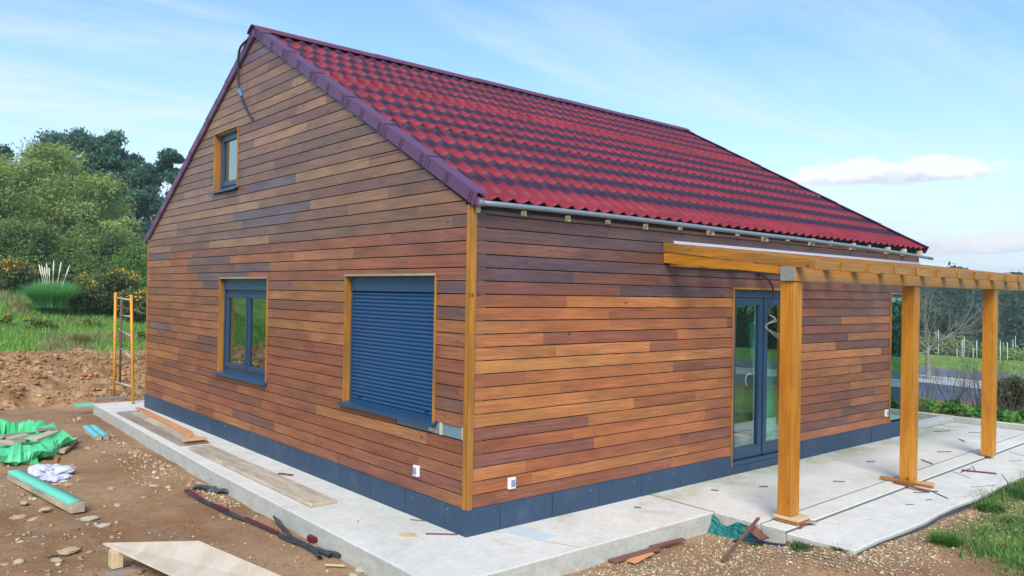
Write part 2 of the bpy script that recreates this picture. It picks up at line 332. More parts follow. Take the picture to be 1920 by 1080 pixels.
# ------------------------------------------------------------------ mesh builder
ORG = {}
def tag(o, label=None, cat=None, group=None, kind=None):
    if label: o['label'] = label
    if cat: o['category'] = cat
    if group: o['group'] = group
    if kind: o['kind'] = kind
    return o
def thing(name, label, cat, loc=(0, 0, 0), group=None, rotz=0):
    o = bpy.data.objects.new(name, None); COL.objects.link(o); o.location = loc; o.rotation_euler = (0, 0, rotz)
    o.empty_display_size = .1
    ORG[o.name] = Vector(loc); return tag(o, label, cat, group)
def orth(d):
    d = Vector(d).normalized(); a = Vector((0, 0, 1)) if abs(d.z) < .9 else Vector((1, 0, 0))
    x = d.cross(a).normalized(); return d, x, d.cross(x).normalized()
class MB:
    def __init__(s): s.v = []; s.f = []; s.uv = []; s.c = []; s.sm = []
    def face(s, pts, uvs=None, col=(1, 1, 1), smooth=False):
        b = len(s.v); s.v += [tuple(p) for p in pts]; s.f.append(tuple(range(b, b+len(pts))))
        s.uv.append(uvs or [(p[0], p[1]) for p in pts]); s.c.append(col); s.sm.append(smooth)
    def hexa(s, P8, col=(1, 1, 1), ax=0):
        """P8: corners ordered by bits (i + 2j + 4k) ; ax = grain axis"""
        o = (random.random()*50, random.random()*50)
        L = [Vector(p) for p in P8]
        e = [L[1]-L[0], L[2]-L[0], L[4]-L[0]]
        lens = [max(q.length, 1e-6) for q in e]
        if ax is None: ax = lens.index(max(lens))
        un = e[ax]/lens[ax]; ot = [i for i in range(3) if i != ax]
        def uvf(p):
            d = p-L[0]; u = d.dot(un); v = d.dot(e[ot[0]])/lens[ot[0]] + d.dot(e[ot[1]])/lens[ot[1]]
            return (u+o[0], v+o[1])
        b = len(s.v); s.v += [tuple(p) for p in L]
        for q in ((0, 2, 3, 1), (4, 5, 7, 6), (0, 1, 5, 4), (2, 6, 7, 3), (0, 4, 6, 2), (1, 3, 7, 5)):
            s.f.append(tuple(b+i for i in q)); s.uv.append([uvf(L[i]) for i in q]); s.c.append(col); s.sm.append(False)
    def box(s, lo, hi, col=(1, 1, 1), ax=None):
        s.hexa([((hi if i & 1 else lo)[0], (hi if i & 2 else lo)[1], (hi if i & 4 else lo)[2]) for i in range(8)], col, ax)
    def bar(s, a, b, w, h, up=(0, 0, 1), col=(1, 1, 1)):
        a, b = Vector(a), Vector(b); d = (b-a).normalized(); upv = Vector(up)
        x = d.cross(upv)
        if x.length < 1e-4: x = d.cross(Vector((1, 0, 0)))
        x.normalize(); z = x.cross(d).normalized()
        P = []
        for i in range(8):
            P.append((b if i & 1 else a) + x*(w/2 if i & 2 else -w/2) + z*(h/2 if i & 4 else -h/2))
        s.hexa(P, col, 0)
    def tube(s, pts, r, n=8, caps=True, col=(1, 1, 1)):
        pts = [Vector(p) for p in pts]; k = len(pts); rs = r if isinstance(r, (list, tuple)) else [r]*k
        b = len(s.v); prev = None
        for i, p in enumerate(pts):
            d = (pts[min(i+1, k-1)]-pts[max(i-1, 0)]).normalized()
            if prev is None: _, x, y = orth(d)
            else:
                x = (prev - d*prev.dot(d)).normalized(); y = d.cross(x)
            prev = x
            for j in range(n):
                t = 2*math.pi*j/n; s.v.append(tuple(p + (x*math.cos(t)+y*math.sin(t))*rs[i]))
        for i in range(k-1):
            for j in range(n):
                j2 = (j+1) % n; q = (b+i*n+j, b+i*n+j2, b+(i+1)*n+j2, b+(i+1)*n+j)
                s.f.append(q); s.uv.append([(i, j/n), (i, (j+1)/n), (i+1, (j+1)/n), (i+1, j/n)]); s.c.append(col); s.sm.append(True)
        if caps:
            for base in (b, b+(k-1)*n):
                s.f.append(tuple(base+j for j in range(n))); s.uv.append([(0, 0)]*n); s.c.append(col); s.sm.append(False)
    def prism(s, poly, z0, z1, col=(1, 1, 1)):
        n = len(poly); b = len(s.v)
        s.v += [(p[0], p[1], z0) for p in poly] + [(p[0], p[1], z1) for p in poly]
        fs = [tuple(b+i for i in range(n)), tuple(b+n+i for i in range(n))] + [(b+i, b+(i+1) % n, b+n+(i+1) % n, b+n+i) for i in range(n)]
        for q in fs: s.f.append(q); s.uv.append([(s.v[i][0], s.v[i][1]+s.v[i][2]) for i in q]); s.c.append(col); s.sm.append(False)
    def grid(s, P, uvs=None, col=(1, 1, 1), smooth=True):
        """P[i][j]"""
        b = len(s.v); nj = len(P[0])
        for row in P: s.v += [tuple(p) for p in row]
        for i in range(len(P)-1):
            for j in range(nj-1):
                s.f.append((b+i*nj+j, b+i*nj+j+1, b+(i+1)*nj+j+1, b+(i+1)*nj+j))
                s.uv.append([(uvs[i][j]), (uvs[i][j+1]), (uvs[i+1][j+1]), (uvs[i+1][j])] if uvs else [(i, j), (i, j+1), (i+1, j+1), (i+1, j)])
                s.c.append(col); s.sm.append(smooth)
    def build(s, name, mat, parent=None, bevel=0, fix=True, label=None, cat=None, group=None, kind=None, weld=False, mods=()):
        if parent is not None: org = ORG[parent.name]
        else:
            if kind == 'structure': org = Vector((0, 0, 0))
            else:
                xs, ys, zs = zip(*s.v); org = Vector(((min(xs)+max(xs))/2, (min(ys)+max(ys))/2, min(zs)))
        me = bpy.data.meshes.new(name)
        me.from_pydata([(x-org.x, y-org.y, z-org.z) for x, y, z in s.v], [], s.f)
        uvl = me.uv_layers.new(name='UVMap'); flat = [c for f in s.uv for p in f for c in p]
        uvl.data.foreach_set('uv', flat)
        ca = me.color_attributes.new('Col', 'FLOAT_COLOR', 'CORNER')
        ca.data.foreach_set('color', [c for f, cc in zip(s.f, s.c) for _ in f for c in (cc[0], cc[1], cc[2], 1)])
        me.polygons.foreach_set('use_smooth', s.sm)
        if fix or weld:
            bm = bmesh.new(); bm.from_mesh(me)
            if weld: bmesh.ops.remove_doubles(bm, verts=bm.verts, dist=1e-5)
            if fix: bmesh.ops.recalc_face_normals(bm, faces=bm.faces)
            bm.to_mesh(me); bm.free()
        me.materials.append(M[mat] if isinstance(mat, str) else mat)
        o = bpy.data.objects.new(name, me); COL.objects.link(o)
        if parent is not None: o.parent = parent
        else: o.location = org
        ORG[o.name] = org
        if bevel:
            bv = o.modifiers.new('bevel', 'BEVEL'); bv.width = bevel; bv.segments = 2; bv.limit_method = 'ANGLE'
        return tag(o, label, cat, group, kind)
def dup(root, loc, rotz=0, label=None, scale=None):
    r = root.copy(); COL.objects.link(r); r.location = loc; r.rotation_euler = (0, 0, rotz)
    if scale: r.scale = scale if hasattr(scale, '__len__') else (scale,)*3
    if label: r['label'] = label
    for ch in [c for c in bpy.data.objects if c.parent == root]:
        c = ch.copy(); COL.objects.link(c); c.parent = r
        for g in [q for q in bpy.data.objects if q.parent == ch]:
            d = g.copy(); COL.objects.link(d); d.parent = c
    return r
def npmesh(name, V, Fa, mat, C=None, parent=None, label=None, cat=None, group=None, kind=None, org=None, smooth=False):
    """numpy mesh; Fa (m,k) index array, C (m,3) face colours"""
    if parent is not None: org = ORG[parent.name]
    elif org is None: org = Vector((0, 0, 0))
    me = bpy.data.meshes.new(name); V = np.asarray(V, dtype=np.float32) - np.array(org, dtype=np.float32)
    m, k = Fa.shape
    me.vertices.add(len(V)); me.vertices.foreach_set('co', V.ravel())
    me.loops.add(m*k); me.loops.foreach_set('vertex_index', Fa.ravel().astype(np.int32))
    me.polygons.add(m); me.polygons.foreach_set('loop_start', (np.arange(m)*k).astype(np.int32)); me.polygons.foreach_set('loop_total', np.full(m, k, dtype=np.int32))
    if smooth: me.polygons.foreach_set('use_smooth', np.ones(m, dtype=bool))
    if C is not None:
        ca = me.color_attributes.new('Col', 'FLOAT_COLOR', 'CORNER')
        cc = np.ones((m, k, 4), dtype=np.float32); cc[:, :, :3] = np.asarray(C)[:, None, :]; ca.data.foreach_set('color', cc.ravel())
    me.update(calc_edges=True); me.validate()
    me.materials.append(M[mat])
    o = bpy.data.objects.new(name, me); COL.objects.link(o)
    if parent is not None: o.parent = parent
    else: o.location = org
    ORG[o.name] = Vector(org)
    return tag(o, label, cat, group, kind)

# ------------------------------------------------------------------ terrain
def lerp(x, xs, ys): return np.interp(x, xs, ys)
def rs(x, y): return x - .17*(y-5)          # distance across the road corridor
def Hnp(x, y):
    s = rs(x, y)
    z = np.full_like(x, -.2)
    # east: falls to the road, verge, valley, wooded slope
    e = lerp(s, [11.9, 12.6, 13.6, 17, 22, 24.5, 32, 36, 38.5, 41, 60, 85, 130, 190, 400], [-.2, .02, .06, -.5, -1.1, -1.22, -1.22, -1.16, -.62, -.75, -5, -7.5, -2, 0., 1])
    z = np.where(s > 11.9, e, z)
    def sm(t): t = np.clip(t, 0, 1); return t*t*(3-2*t)
    z = np.where(s < 11.9, z+.125*sm((x-1.9)/.7)*sm((-y-1.3)/.9), z)
    # north: cut bank and rising field
    yy = y - .12*(x)
    nb = lerp(yy, [12.1, 13.0, 14.6, 18.5, 24, 29.5, 33, 45, 90, 400], [0, .16, .62, .72, 1.15, 2.05, 2.25, 3.3, 6.0, 9]) * np.clip(1.12-.045*x, .1, 1.15)
    k = np.clip((30-s)/18, 0, 1)
    z = np.where(yy > 12.1, z*(1) + nb*np.where(s > 12, k, 1), z)
    # south and west beyond the yard
    so = lerp(-y, [9, 20, 60, 200], [0, -.3, 1, 4]); z = z + np.where((y < -9) & (s < 30), so, 0)
    we = lerp(-x, [9, 30, 100, 300], [0, 1.0, 5, 9]); z = z + np.where(x < -9, we, 0)
    return z
def H(x, y): return float(Hnp(np.array([float(x)]), np.array([float(y)]))[0])
def axis(cuts):
    out = []
    for a, b, st in cuts: out += list(np.arange(a, b, st))
    return np.array(out+[cuts[-1][1]])
gx = axis([(-400, -60, 20), (-60, -12, 3), (-12, -5, .5), (-5, -.8, .035), (-.8, 1.0, .12), (1.0, 6, .05), (6, 14, .12), (14, 40, .8), (40, 160, 6), (160, 500, 20)])
gy = axis([(-400, -60, 20), (-60, -12, 3), (-12, -5, .5), (-5, -.6, .05), (-.6, 6, .05), (6, 11, .07), (11, 17, .06), (17, 32, .4), (32, 100, 4), (100, 500, 20)])
X, Y = np.meshgrid(gx, gy, indexing='ij'); Z = Hnp(X, Y)
def vnoise(x, y, sc, seed):
    """value noise by random lattice, smooth"""
    g = np.random.default_rng(seed).random((256, 256)); u = (x*sc) % 255; v = (y*sc) % 255
    i = u.astype(int); j = v.astype(int); fu = u-i; fv = v-j; fu = fu*fu*(3-2*fu); fv = fv*fv*(3-2*fv)
    i2 = (i+1) % 256; j2 = (j+1) % 256
    return (g[i, j]*(1-fu)+g[i2, j]*fu)*(1-fv)+(g[i, j2]*(1-fu)+g[i2, j2]*fu)*fv - .5
def fbm(x, y, sc, seed, o=4):
    r = 0; a = 1.
    for k in range(o): r = r + a*vnoise(x+17.3*k, y-9.1*k, sc*2**k, seed+k); a *= .5
    return r
near = ((X > -12) & (X < 14) & (Y > -12) & (Y < 19))
bankm = np.clip((Y-.12*X-12.0)/.5, 0, 1)*np.clip((18.-(Y-.12*X))/2.5, 0, 1)*(rs(X, Y) < 14)
clod = np.clip(1-(np.abs(X+2.9)/1.0), 0, 1)*(Y < 7)*(Y > -2)        # stony strip at far left
amp = .018 + .05*clod + .13*bankm
Z = Z + near*(amp*fbm(X, Y, 2.2, 11, 6)*1.3 + .03*fbm(X, Y, .6, 5, 2))
Z = Z + bankm*.22*np.abs(fbm(X, Y, 1.1, 31, 5))
# tyre-smoothed track along the walkway, gravel margins
inslab = ((X > -.6) & (X < 11.2) & (Y > -.75) & (Y < 10.5)) | ((X > 2.8) & (X < 11.2) & (Y > -2.2) & (Y < 0))
Z = np.where(inslab, -.42, Z)
grassm = np.clip((Y-.12*X-16.2)/1.6+.35*fbm(X, Y, .7, 3, 4), 0, 1)*(rs(X, Y) < 40)
grassm = np.maximum(grassm, np.clip((rs(X, Y)-12.1)/.4, 0, 1)*np.where(rs(X, Y) < 14.5, .35, .8))
grassm = np.maximum(grassm, np.clip((-X-9)/6, 0, 1)); grassm = np.maximum(grassm, np.clip((-Y-9)/5, 0, 1))
# weeds spreading over the right foreground
gd = (X-3.2)*.25 - (Y+2.35)*.97            # grows towards the south
gfr = np.clip(1.3*(gd-.42+.16*fbm(X, Y, 1.4, 8, 4)), 0, 1)*np.clip((X-2.9)/.9, 0, 1)
grassm = np.maximum(grassm, gfr)
# gravel: along the slab edges and in front of the terrace
dl = np.where(X < -.7, np.abs(X+.98), 9.)
grv = np.clip(1-(dl/.28), 0, 1)*(Y > -1)*(Y < 11)*(.34+.9*fbm(X, Y, 1.5, 21, 3))
fr = np.clip(1-(np.abs(Y+1.35+.1*(X-1))/.95), 0, 1)*np.clip((X-.2)/.8, 0, 1)*(X < 3.2)
fr2 = np.clip(1-((-Y-2.3)/.9), 0, 1)*np.clip((X-2.1)/.5, 0, 1)*(Y < -1.5)*np.clip((11.5-X)/2, 0, 1)
grv = np.maximum(grv, np.maximum(fr*1.1, fr2*1.15)*(.8+.9*fbm(X, Y, 1.2, 23, 4)))
patch = np.exp(-(((X+1.25)/.35)**2+((Y-5.2)/.8)**2))
grv = np.maximum(grv, patch*.22)
ni, nj = X.shape; idx = np.arange(ni*nj).reshape(ni, nj)
Fg = np.stack([idx[:-1, :-1], idx[1:, :-1], idx[1:, 1:], idx[:-1, 1:]], -1).reshape(-1, 4)
go = npmesh('ground', np.stack([X, Y, Z], -1).reshape(-1, 3), Fg, 'ground', kind='structure', smooth=True)
ma = go.data.color_attributes.new('Mask', 'FLOAT_COLOR', 'POINT')
mc = np.ones((ni*nj, 4), np.float32); mc[:, 0] = grassm.ravel(); mc[:, 1] = np.clip(grv, 0, 1).ravel(); mc[:, 2] = bankm.ravel()
ma.data.foreach_set('color', mc.ravel())

# road corridor east of the plot, built across s from y=-160 to 160
def strip(name, s0, s1, z0, z1, mat, th=.0):
    mb = MB()
    rows = []
    for y in np.linspace(-150, 200, 60):
        xs = [s + .17*(y-5) for s in (s0, s1)]
        rows.append((y, xs))
    P = []
    for y, xs in rows:
        r = [(xs[0], y, z0-th), (xs[0], y, z0), (xs[1], y, z1), (xs[1], y, z1-th)] if th else [(xs[0], y, z0), (xs[1], y, z1)]
        P.append(r)
    mb.grid(P, smooth=False); return mb.build(name, mat, kind='structure')
strip('road', 24.6, 29.6, -1.19, -1.185, 'asphalt')
strip('road_channel', 29.6, 31.3, -1.18, -1.17, 'gutterstrip')
strip('kerb', 31.3, 31.7, -1.08, -1.08, 'kerb', .14)
strip('footway', 31.7, 36.0, -1.085, -1.075, 'footway')

# ------------------------------------------------------------------ slabs
def slab(name, poly, z0, z1, mat, lab=None):
    mb = MB(); mb.prism(poly, z0, z1); o = mb.build(name, mat, kind='structure', bevel=.012); return o
slab('walkway', [(-.95, -.90), (2.56, -.92), (2.56, .3), (.3, .3), (.3, 10.3), (1.6, 10.3), (1.6, 10.92), (-.68, 10.92), (-.90, 4.0)], -.50, 0, 'conc')
slab('terrace', [(2.566, -1.46), (11.36, -1.20), (11.36, .3), (2.566, .3)], -.50, 0.002, 'conc2')
slab('terrace_edge_strip', [(2.566, -1.74), (11.36, -1.46), (11.36, -1.205), (2.566, -1.465)], -.50, 0.004, 'conc3')
outer = [(2.56, -1.745), (2.58, -2.42)] + [(2.58+.5*i, -2.43+.02*math.sin(i*1.7)+.012*i) for i in range(1, 18)] + [(11.36, -2.2), (11.36, -1.465)]
slab('outer_path', outer, -.5, -.020, 'conc3')
# black membrane edge under outer path
mb = MB(); pts = [(2.5, -2.1, -.14), (2.55, -2.43, -.10)] + [(2.6+.5*i, -2.445+.02*math.sin(i*1.7)+.012*i, -.068-.010*abs(math.sin(i*2.3))) for i in range(0, 18)]
P = []
for k, p in enumerate(pts):
    P.append([(p[0], p[1], p[2]+.03), (p[0]-.004, p[1]-.025-.01*math.sin(k*3), p[2]-.01), (p[0], p[1]-.03, p[2]-.09)])
mb.grid(P); tag(mb.build('membrane_strip', 'strapblack'), 'crumpled black membrane edge peeping out along the outer concrete path', 'membrane')

# ------------------------------------------------------------------ house
W, L = 9.92, 9.65
YR, ZR = 5.06, 5.89
house = thing('timber_house', 'brown timber clad house with red tile effect roof and blue plinth', 'house')
def rl(y):      # underside line of the verge on the gable
    return 3.065+.545*y if y <= YR else 3.065+.545*YR - .556*(y-YR)
def lims(z):
    if z <= 3.07: return 0.0, W
    return max(0, (z-3.065)/.545), min(W, YR+(3.065+.545*YR-z)/.556)
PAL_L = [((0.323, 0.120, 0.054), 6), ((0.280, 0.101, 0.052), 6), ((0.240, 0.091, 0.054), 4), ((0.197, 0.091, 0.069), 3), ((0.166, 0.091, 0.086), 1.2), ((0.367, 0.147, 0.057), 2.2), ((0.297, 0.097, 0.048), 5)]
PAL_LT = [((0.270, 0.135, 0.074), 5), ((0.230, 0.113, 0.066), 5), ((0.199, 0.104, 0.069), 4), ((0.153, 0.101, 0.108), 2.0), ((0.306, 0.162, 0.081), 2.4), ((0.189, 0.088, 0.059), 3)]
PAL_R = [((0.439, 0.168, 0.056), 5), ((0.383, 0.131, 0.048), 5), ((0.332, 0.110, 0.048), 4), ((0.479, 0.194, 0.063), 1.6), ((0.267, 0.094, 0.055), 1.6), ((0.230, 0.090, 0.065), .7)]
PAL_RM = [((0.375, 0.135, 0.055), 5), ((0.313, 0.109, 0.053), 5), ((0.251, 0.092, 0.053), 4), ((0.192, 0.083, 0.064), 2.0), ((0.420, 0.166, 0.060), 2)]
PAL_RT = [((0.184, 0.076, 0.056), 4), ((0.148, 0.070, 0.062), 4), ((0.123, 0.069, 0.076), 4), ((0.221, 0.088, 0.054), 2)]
def pick(pal, k=.10):
    c = random.choices([p[0] for p in pal], [p[1] for p in pal])[0]; f = 1+random.uniform(-k, k)
    return tuple(q*f*(1+random.uniform(-.03, .03)) for q in c)
def cladding(plane, a0, a1, z1max, openings, limf, pal, brk=(.7, 2.6), b=.125, zb=.25, skip=()):
    """plane: function (a, off, z) -> xyz. returns MB"""
    mb = MB(); k = 0; z = zb
    while z < z1max-.01:
        zt = min(z+b, z1max); a = a0 - random.uniform(0, 1.5)
        cuts = []
        while a < a1: cuts.append(a); a += random.uniform(*brk)
        cuts.append(a1+.01)
        for c0, c1 in zip(cuts, cuts[1:]):
            col = pick(pal(.5*(max(c0, a0)+min(c1, a1)), z))
            zs = sorted({z, zt-.0100} | {q for o in openings for q in (o[2], o[3]) if z < q < zt-.0100})
            tilt = random.uniform(-.0015, .0015); bas = (random.random()*40, random.random()*40)
            for q0, q1 in zip(zs, zs[1:]):
                segs = [(max(c0+.0012, a0), min(c1-.0012, a1))]
                for o in openings:
                    if o[2] < q1-1e-4 and o[3] > q0+1e-4:
                        ns = []
                        for s0, s1 in segs:
                            if o[1] <= s0 or o[0] >= s1: ns.append((s0, s1)); continue
                            if o[0] > s0: ns.append((s0, o[0]))
                            if o[1] < s1: ns.append((o[1], s1))
                        segs = ns
                for s0, s1 in segs:
                    l0, r0 = limf(q0); l1, r1 = limf(q1)
                    A0, B0 = max(s0, l0), min(s1, r0); A1, B1 = max(s0, l1), min(s1, r1)
                    if B0-A0 < .01: continue
                    if B1 < A1: A1 = B1 = .5*(A1+B1)
                    offb, offt = .020+tilt, .0165-tilt
                    P = [plane(A0, 0.0, q0), plane(B0, 0.0, q0), plane(A1, 0.0, q1), plane(B1, 0.0, q1),
                         plane(A0, offb, q0), plane(B0, offb, q0), plane(A1, offt, q1), plane(B1, offt, q1)]
                    b0 = len(mb.v)
                    mb.v += P
                    uvp = [(A0, q0), (B0, q0), (A1, q1), (B1, q1)]
                    for qd in ((4, 5, 7, 6), (0, 1, 5, 4), (2, 6, 7, 3), (0, 4, 6, 2), (1, 3, 7, 5)):
                        mb.f.append(tuple(b0+i for i in qd))
                        mb.uv.append([(uvp[i % 4][0]+bas[0], uvp[i % 4][1]+bas[1]+(.01 if i > 3 else 0)) for i in qd]); mb.c.append(col); mb.sm.append(False)
        z = zt; k += 1
    return mb
# openings (a0,a1,z0,z1)
WIN = {'w2': (4.48, 6.26, .955, 2.40), 'w3': (.52, 2.34, .95, 2.42), 'w1': (5.62, 6.58, 3.715, 4.635)}
GAP = (.032, 1.23, .875, .9998)
DOOR = (4.17, 5.80, .10, 2.355); W4 = (8.59, 9.42, .155, 2.345)
def plan_l(a, off, z): return (-off, a, z)
def plan_r(a, off, z): return (a, -off, z)
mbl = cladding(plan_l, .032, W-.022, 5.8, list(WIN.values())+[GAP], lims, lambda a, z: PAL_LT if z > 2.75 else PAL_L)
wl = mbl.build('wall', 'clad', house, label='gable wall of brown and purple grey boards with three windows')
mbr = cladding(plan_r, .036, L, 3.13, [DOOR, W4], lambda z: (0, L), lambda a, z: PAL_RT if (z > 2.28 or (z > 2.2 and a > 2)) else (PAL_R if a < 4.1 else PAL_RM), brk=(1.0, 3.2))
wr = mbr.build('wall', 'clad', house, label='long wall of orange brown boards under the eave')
# plain far walls with the same boards
mb3 = cladding(lambda a, o, z: (L+o, a, z), 0, W, 5.8, [], lims, lambda a, z: PAL_L, brk=(2, 5)); mb3.build('wall', 'clad', house)
mb4 = cladding(lambda a, o, z: (a, W+o, z), 0, L, 3.06, [], lambda z: (0, L), lambda a, z: PAL_L, brk=(2, 5)); mb4.build('wall', 'clad', house)
# wall core behind the boards, with the openings left free
def core(mb, plane, a0, a1, z0, z1, ops, th, limf=None, st=.25, f0=.004):
    zs = sorted({z0, z1} | {q for o in ops for q in (o[2], o[3])})
    if limf:
        zs = sorted(set(zs) | set(np.arange(3.07, z1, st)))
    for q0, q1 in zip(zs, zs[1:]):
        segs = [(a0, a1)]
        for o in ops:
            if o[2] < q1-1e-4 and o[3] > q0+1e-4:
                ns = []
                for s0, s1 in segs:
                    if o[1] <= s0 or o[0] >= s1: ns.append((s0, s1)); continue
                    if o[0] > s0: ns.append((s0, o[0]))
                    if o[1] < s1: ns.append((o[1], s1))
                segs = ns
        for s0, s1 in segs:
            A0, B0, A1, B1 = s0, s1, s0, s1
            if limf:
                l0, r0 = limf(q0); l1, r1 = limf(q1); A0, B0, A1, B1 = max(s0, l0), min(s1, r0), max(s0, l1), min(s1, r1)
                if B1 < A1: A1 = B1 = (A1+B1)/2
            if B0-A0 < .01: continue
            mb.hexa([plane(A0, -f0, q0), plane(B0, -f0, q0), plane(A1, -f0, q1), plane(B1, -f0, q1),
                     plane(A0, -th, q0), plane(B0, -th, q0), plane(A1, -th, q1), plane(B1, -th, q1)])
TH = .17
mb = MB()       # membrane layer behind the boards, painted black as shade in the gaps
core(mb, plan_l, .004, W, .02, 5.78, list(WIN.values())+[GAP], .0035, lims, f0=.0005)
core(mb, plan_r, .004, L, .02, 3.10, [DOOR, W4], .0035, f0=.0005)
mb.build('membrane', 'black', house)
mb = MB()
core(mb, plan_l, 0, W, .02, 5.78, list(WIN.values()), TH, lims)
core(mb, plan_r, TH+.002, L-TH-.002, .02, 3.10, [DOOR, W4], TH)
core(mb, lambda a, o, z: (L+o, a, z), 0, W, .02, 5.78, [], TH, lims)
core(mb, lambda a, o, z: (a, W+o, z), TH+.002, L-TH-.002, .02, 3.08, [], TH)
mb.box((.18, .18, 3.0), (L-.18, W-.18, 3.08)); mb.build('wall_core', 'inner', house)
mb = MB(); mb.box((.01, .01, -.3), (L-.01, W-.01, .018)); mb.build('interior_floor', 'innerfloor', house)
# uncovered gap under the shutter window: grey membrane and two battens
mb = MB(); mb.prism([(-.006, .034), (-.0042, .034), (-.0042, .49), (-.006, .49)], .878, .9995); mb.prism([(-.006, .4905), (-.0042, .4905), (-.0042, 1.228), (-.006, 1.228)], .878, .940); mb.build('membrane_patch', 'greysheet', house, label='strip of grey membrane left uncovered below the shuttered window')
for lo_, hi_ in (((-.018, .40, .878), (-.0062, .435, .9995)), ((-.018, .062, .878), (-.0062, .075, .9995)), ((-.03, .55, .90), (-.0062, .60, .935))):
    mb = MB(); mb.box(lo_, hi_); mb.build('batten', 'purlin', house)

# corner posts
def corner(x0, x1, y0, y1, z1, lab=None):
    mb = MB(); mb.box((x0, y0, .245), (x1, y1, z1)); return mb.build('corner_board', 'honey', house, bevel=.004, label=lab)
mb = MB(); mb.box((-.040, -.012, .245), (-.002, .030, 3.075)); mb.box((-.028, -.040, .245), (.034, -.0145, 3.075))
mb.build('corner_board', 'honey', house, bevel=.004, label='honey coloured corner board at the near corner')
mb = MB(); mb.box((-.03, W-.020, .245), (-.002, W+.022, 3.06)); mb.build('corner_board', 'honey', house, bevel=.004)
# plinth panels
mb = MB()
ys = [.02, .31]+[.31+.683*i for i in range(1, 15)]; ys[-1] = W+.03
for a, b_ in zip([-.04]+ys[1:], ys[1:]+[W+.03]):
    if b_-a > .05: mb.box((-.034+random.uniform(-.003, .003), a+.004, .0), (-.003, min(b_, W+.03)-.004, .247+random.uniform(-.003, .002)))
xs = [-.028, .37]+[.37+.69*i for i in range(1, 15)]
for a, b_ in zip(xs, xs[1:]):
    if a < L: mb.box((a+.004, -.036+random.uniform(-.003, .003), .0), (min(b_, L+.02)-.004, -.003, .247 if not (a < 5.8 and b_ > 4.17) else .10))
mb.box((L+.003, -.03, 0), (L+.034, W, .247)); mb.box((-.02, W+.003, 0), (L, W+.034, .247))
mb.box((3.82, -.034, .101), (4.165, -.003, .247)); mb.box((5.81, -.034, .101), (5.89, -.003, .247))
mb.build('plinth', 'panel', house, bevel=.002, label='dark blue plinth panels around the foot of the walls')
for a, b_ in zip(ys, ys[1:]):      # panel fixings
    for t in (.2, .8):
        mb = MB(); mb.tube([(-.032, a+(b_-a)*t, .19+random.uniform(-.03, .03)), (-.041, a+(b_-a)*t, .19)], .003, 6); mb.build('screw_head', 'screwm', house)
for a, b_ in zip(xs, xs[1:]):
    for t in (.2, .8):
        q = a+(b_-a)*t
        if q < L and not 4.1 < q < 5.9:
            mb = MB(); mb.tube([(q, -.034, .20+random.uniform(-.03, .0)), (q, -.043, .20)], .003, 6); mb.build('screw_head', 'screwm', house)

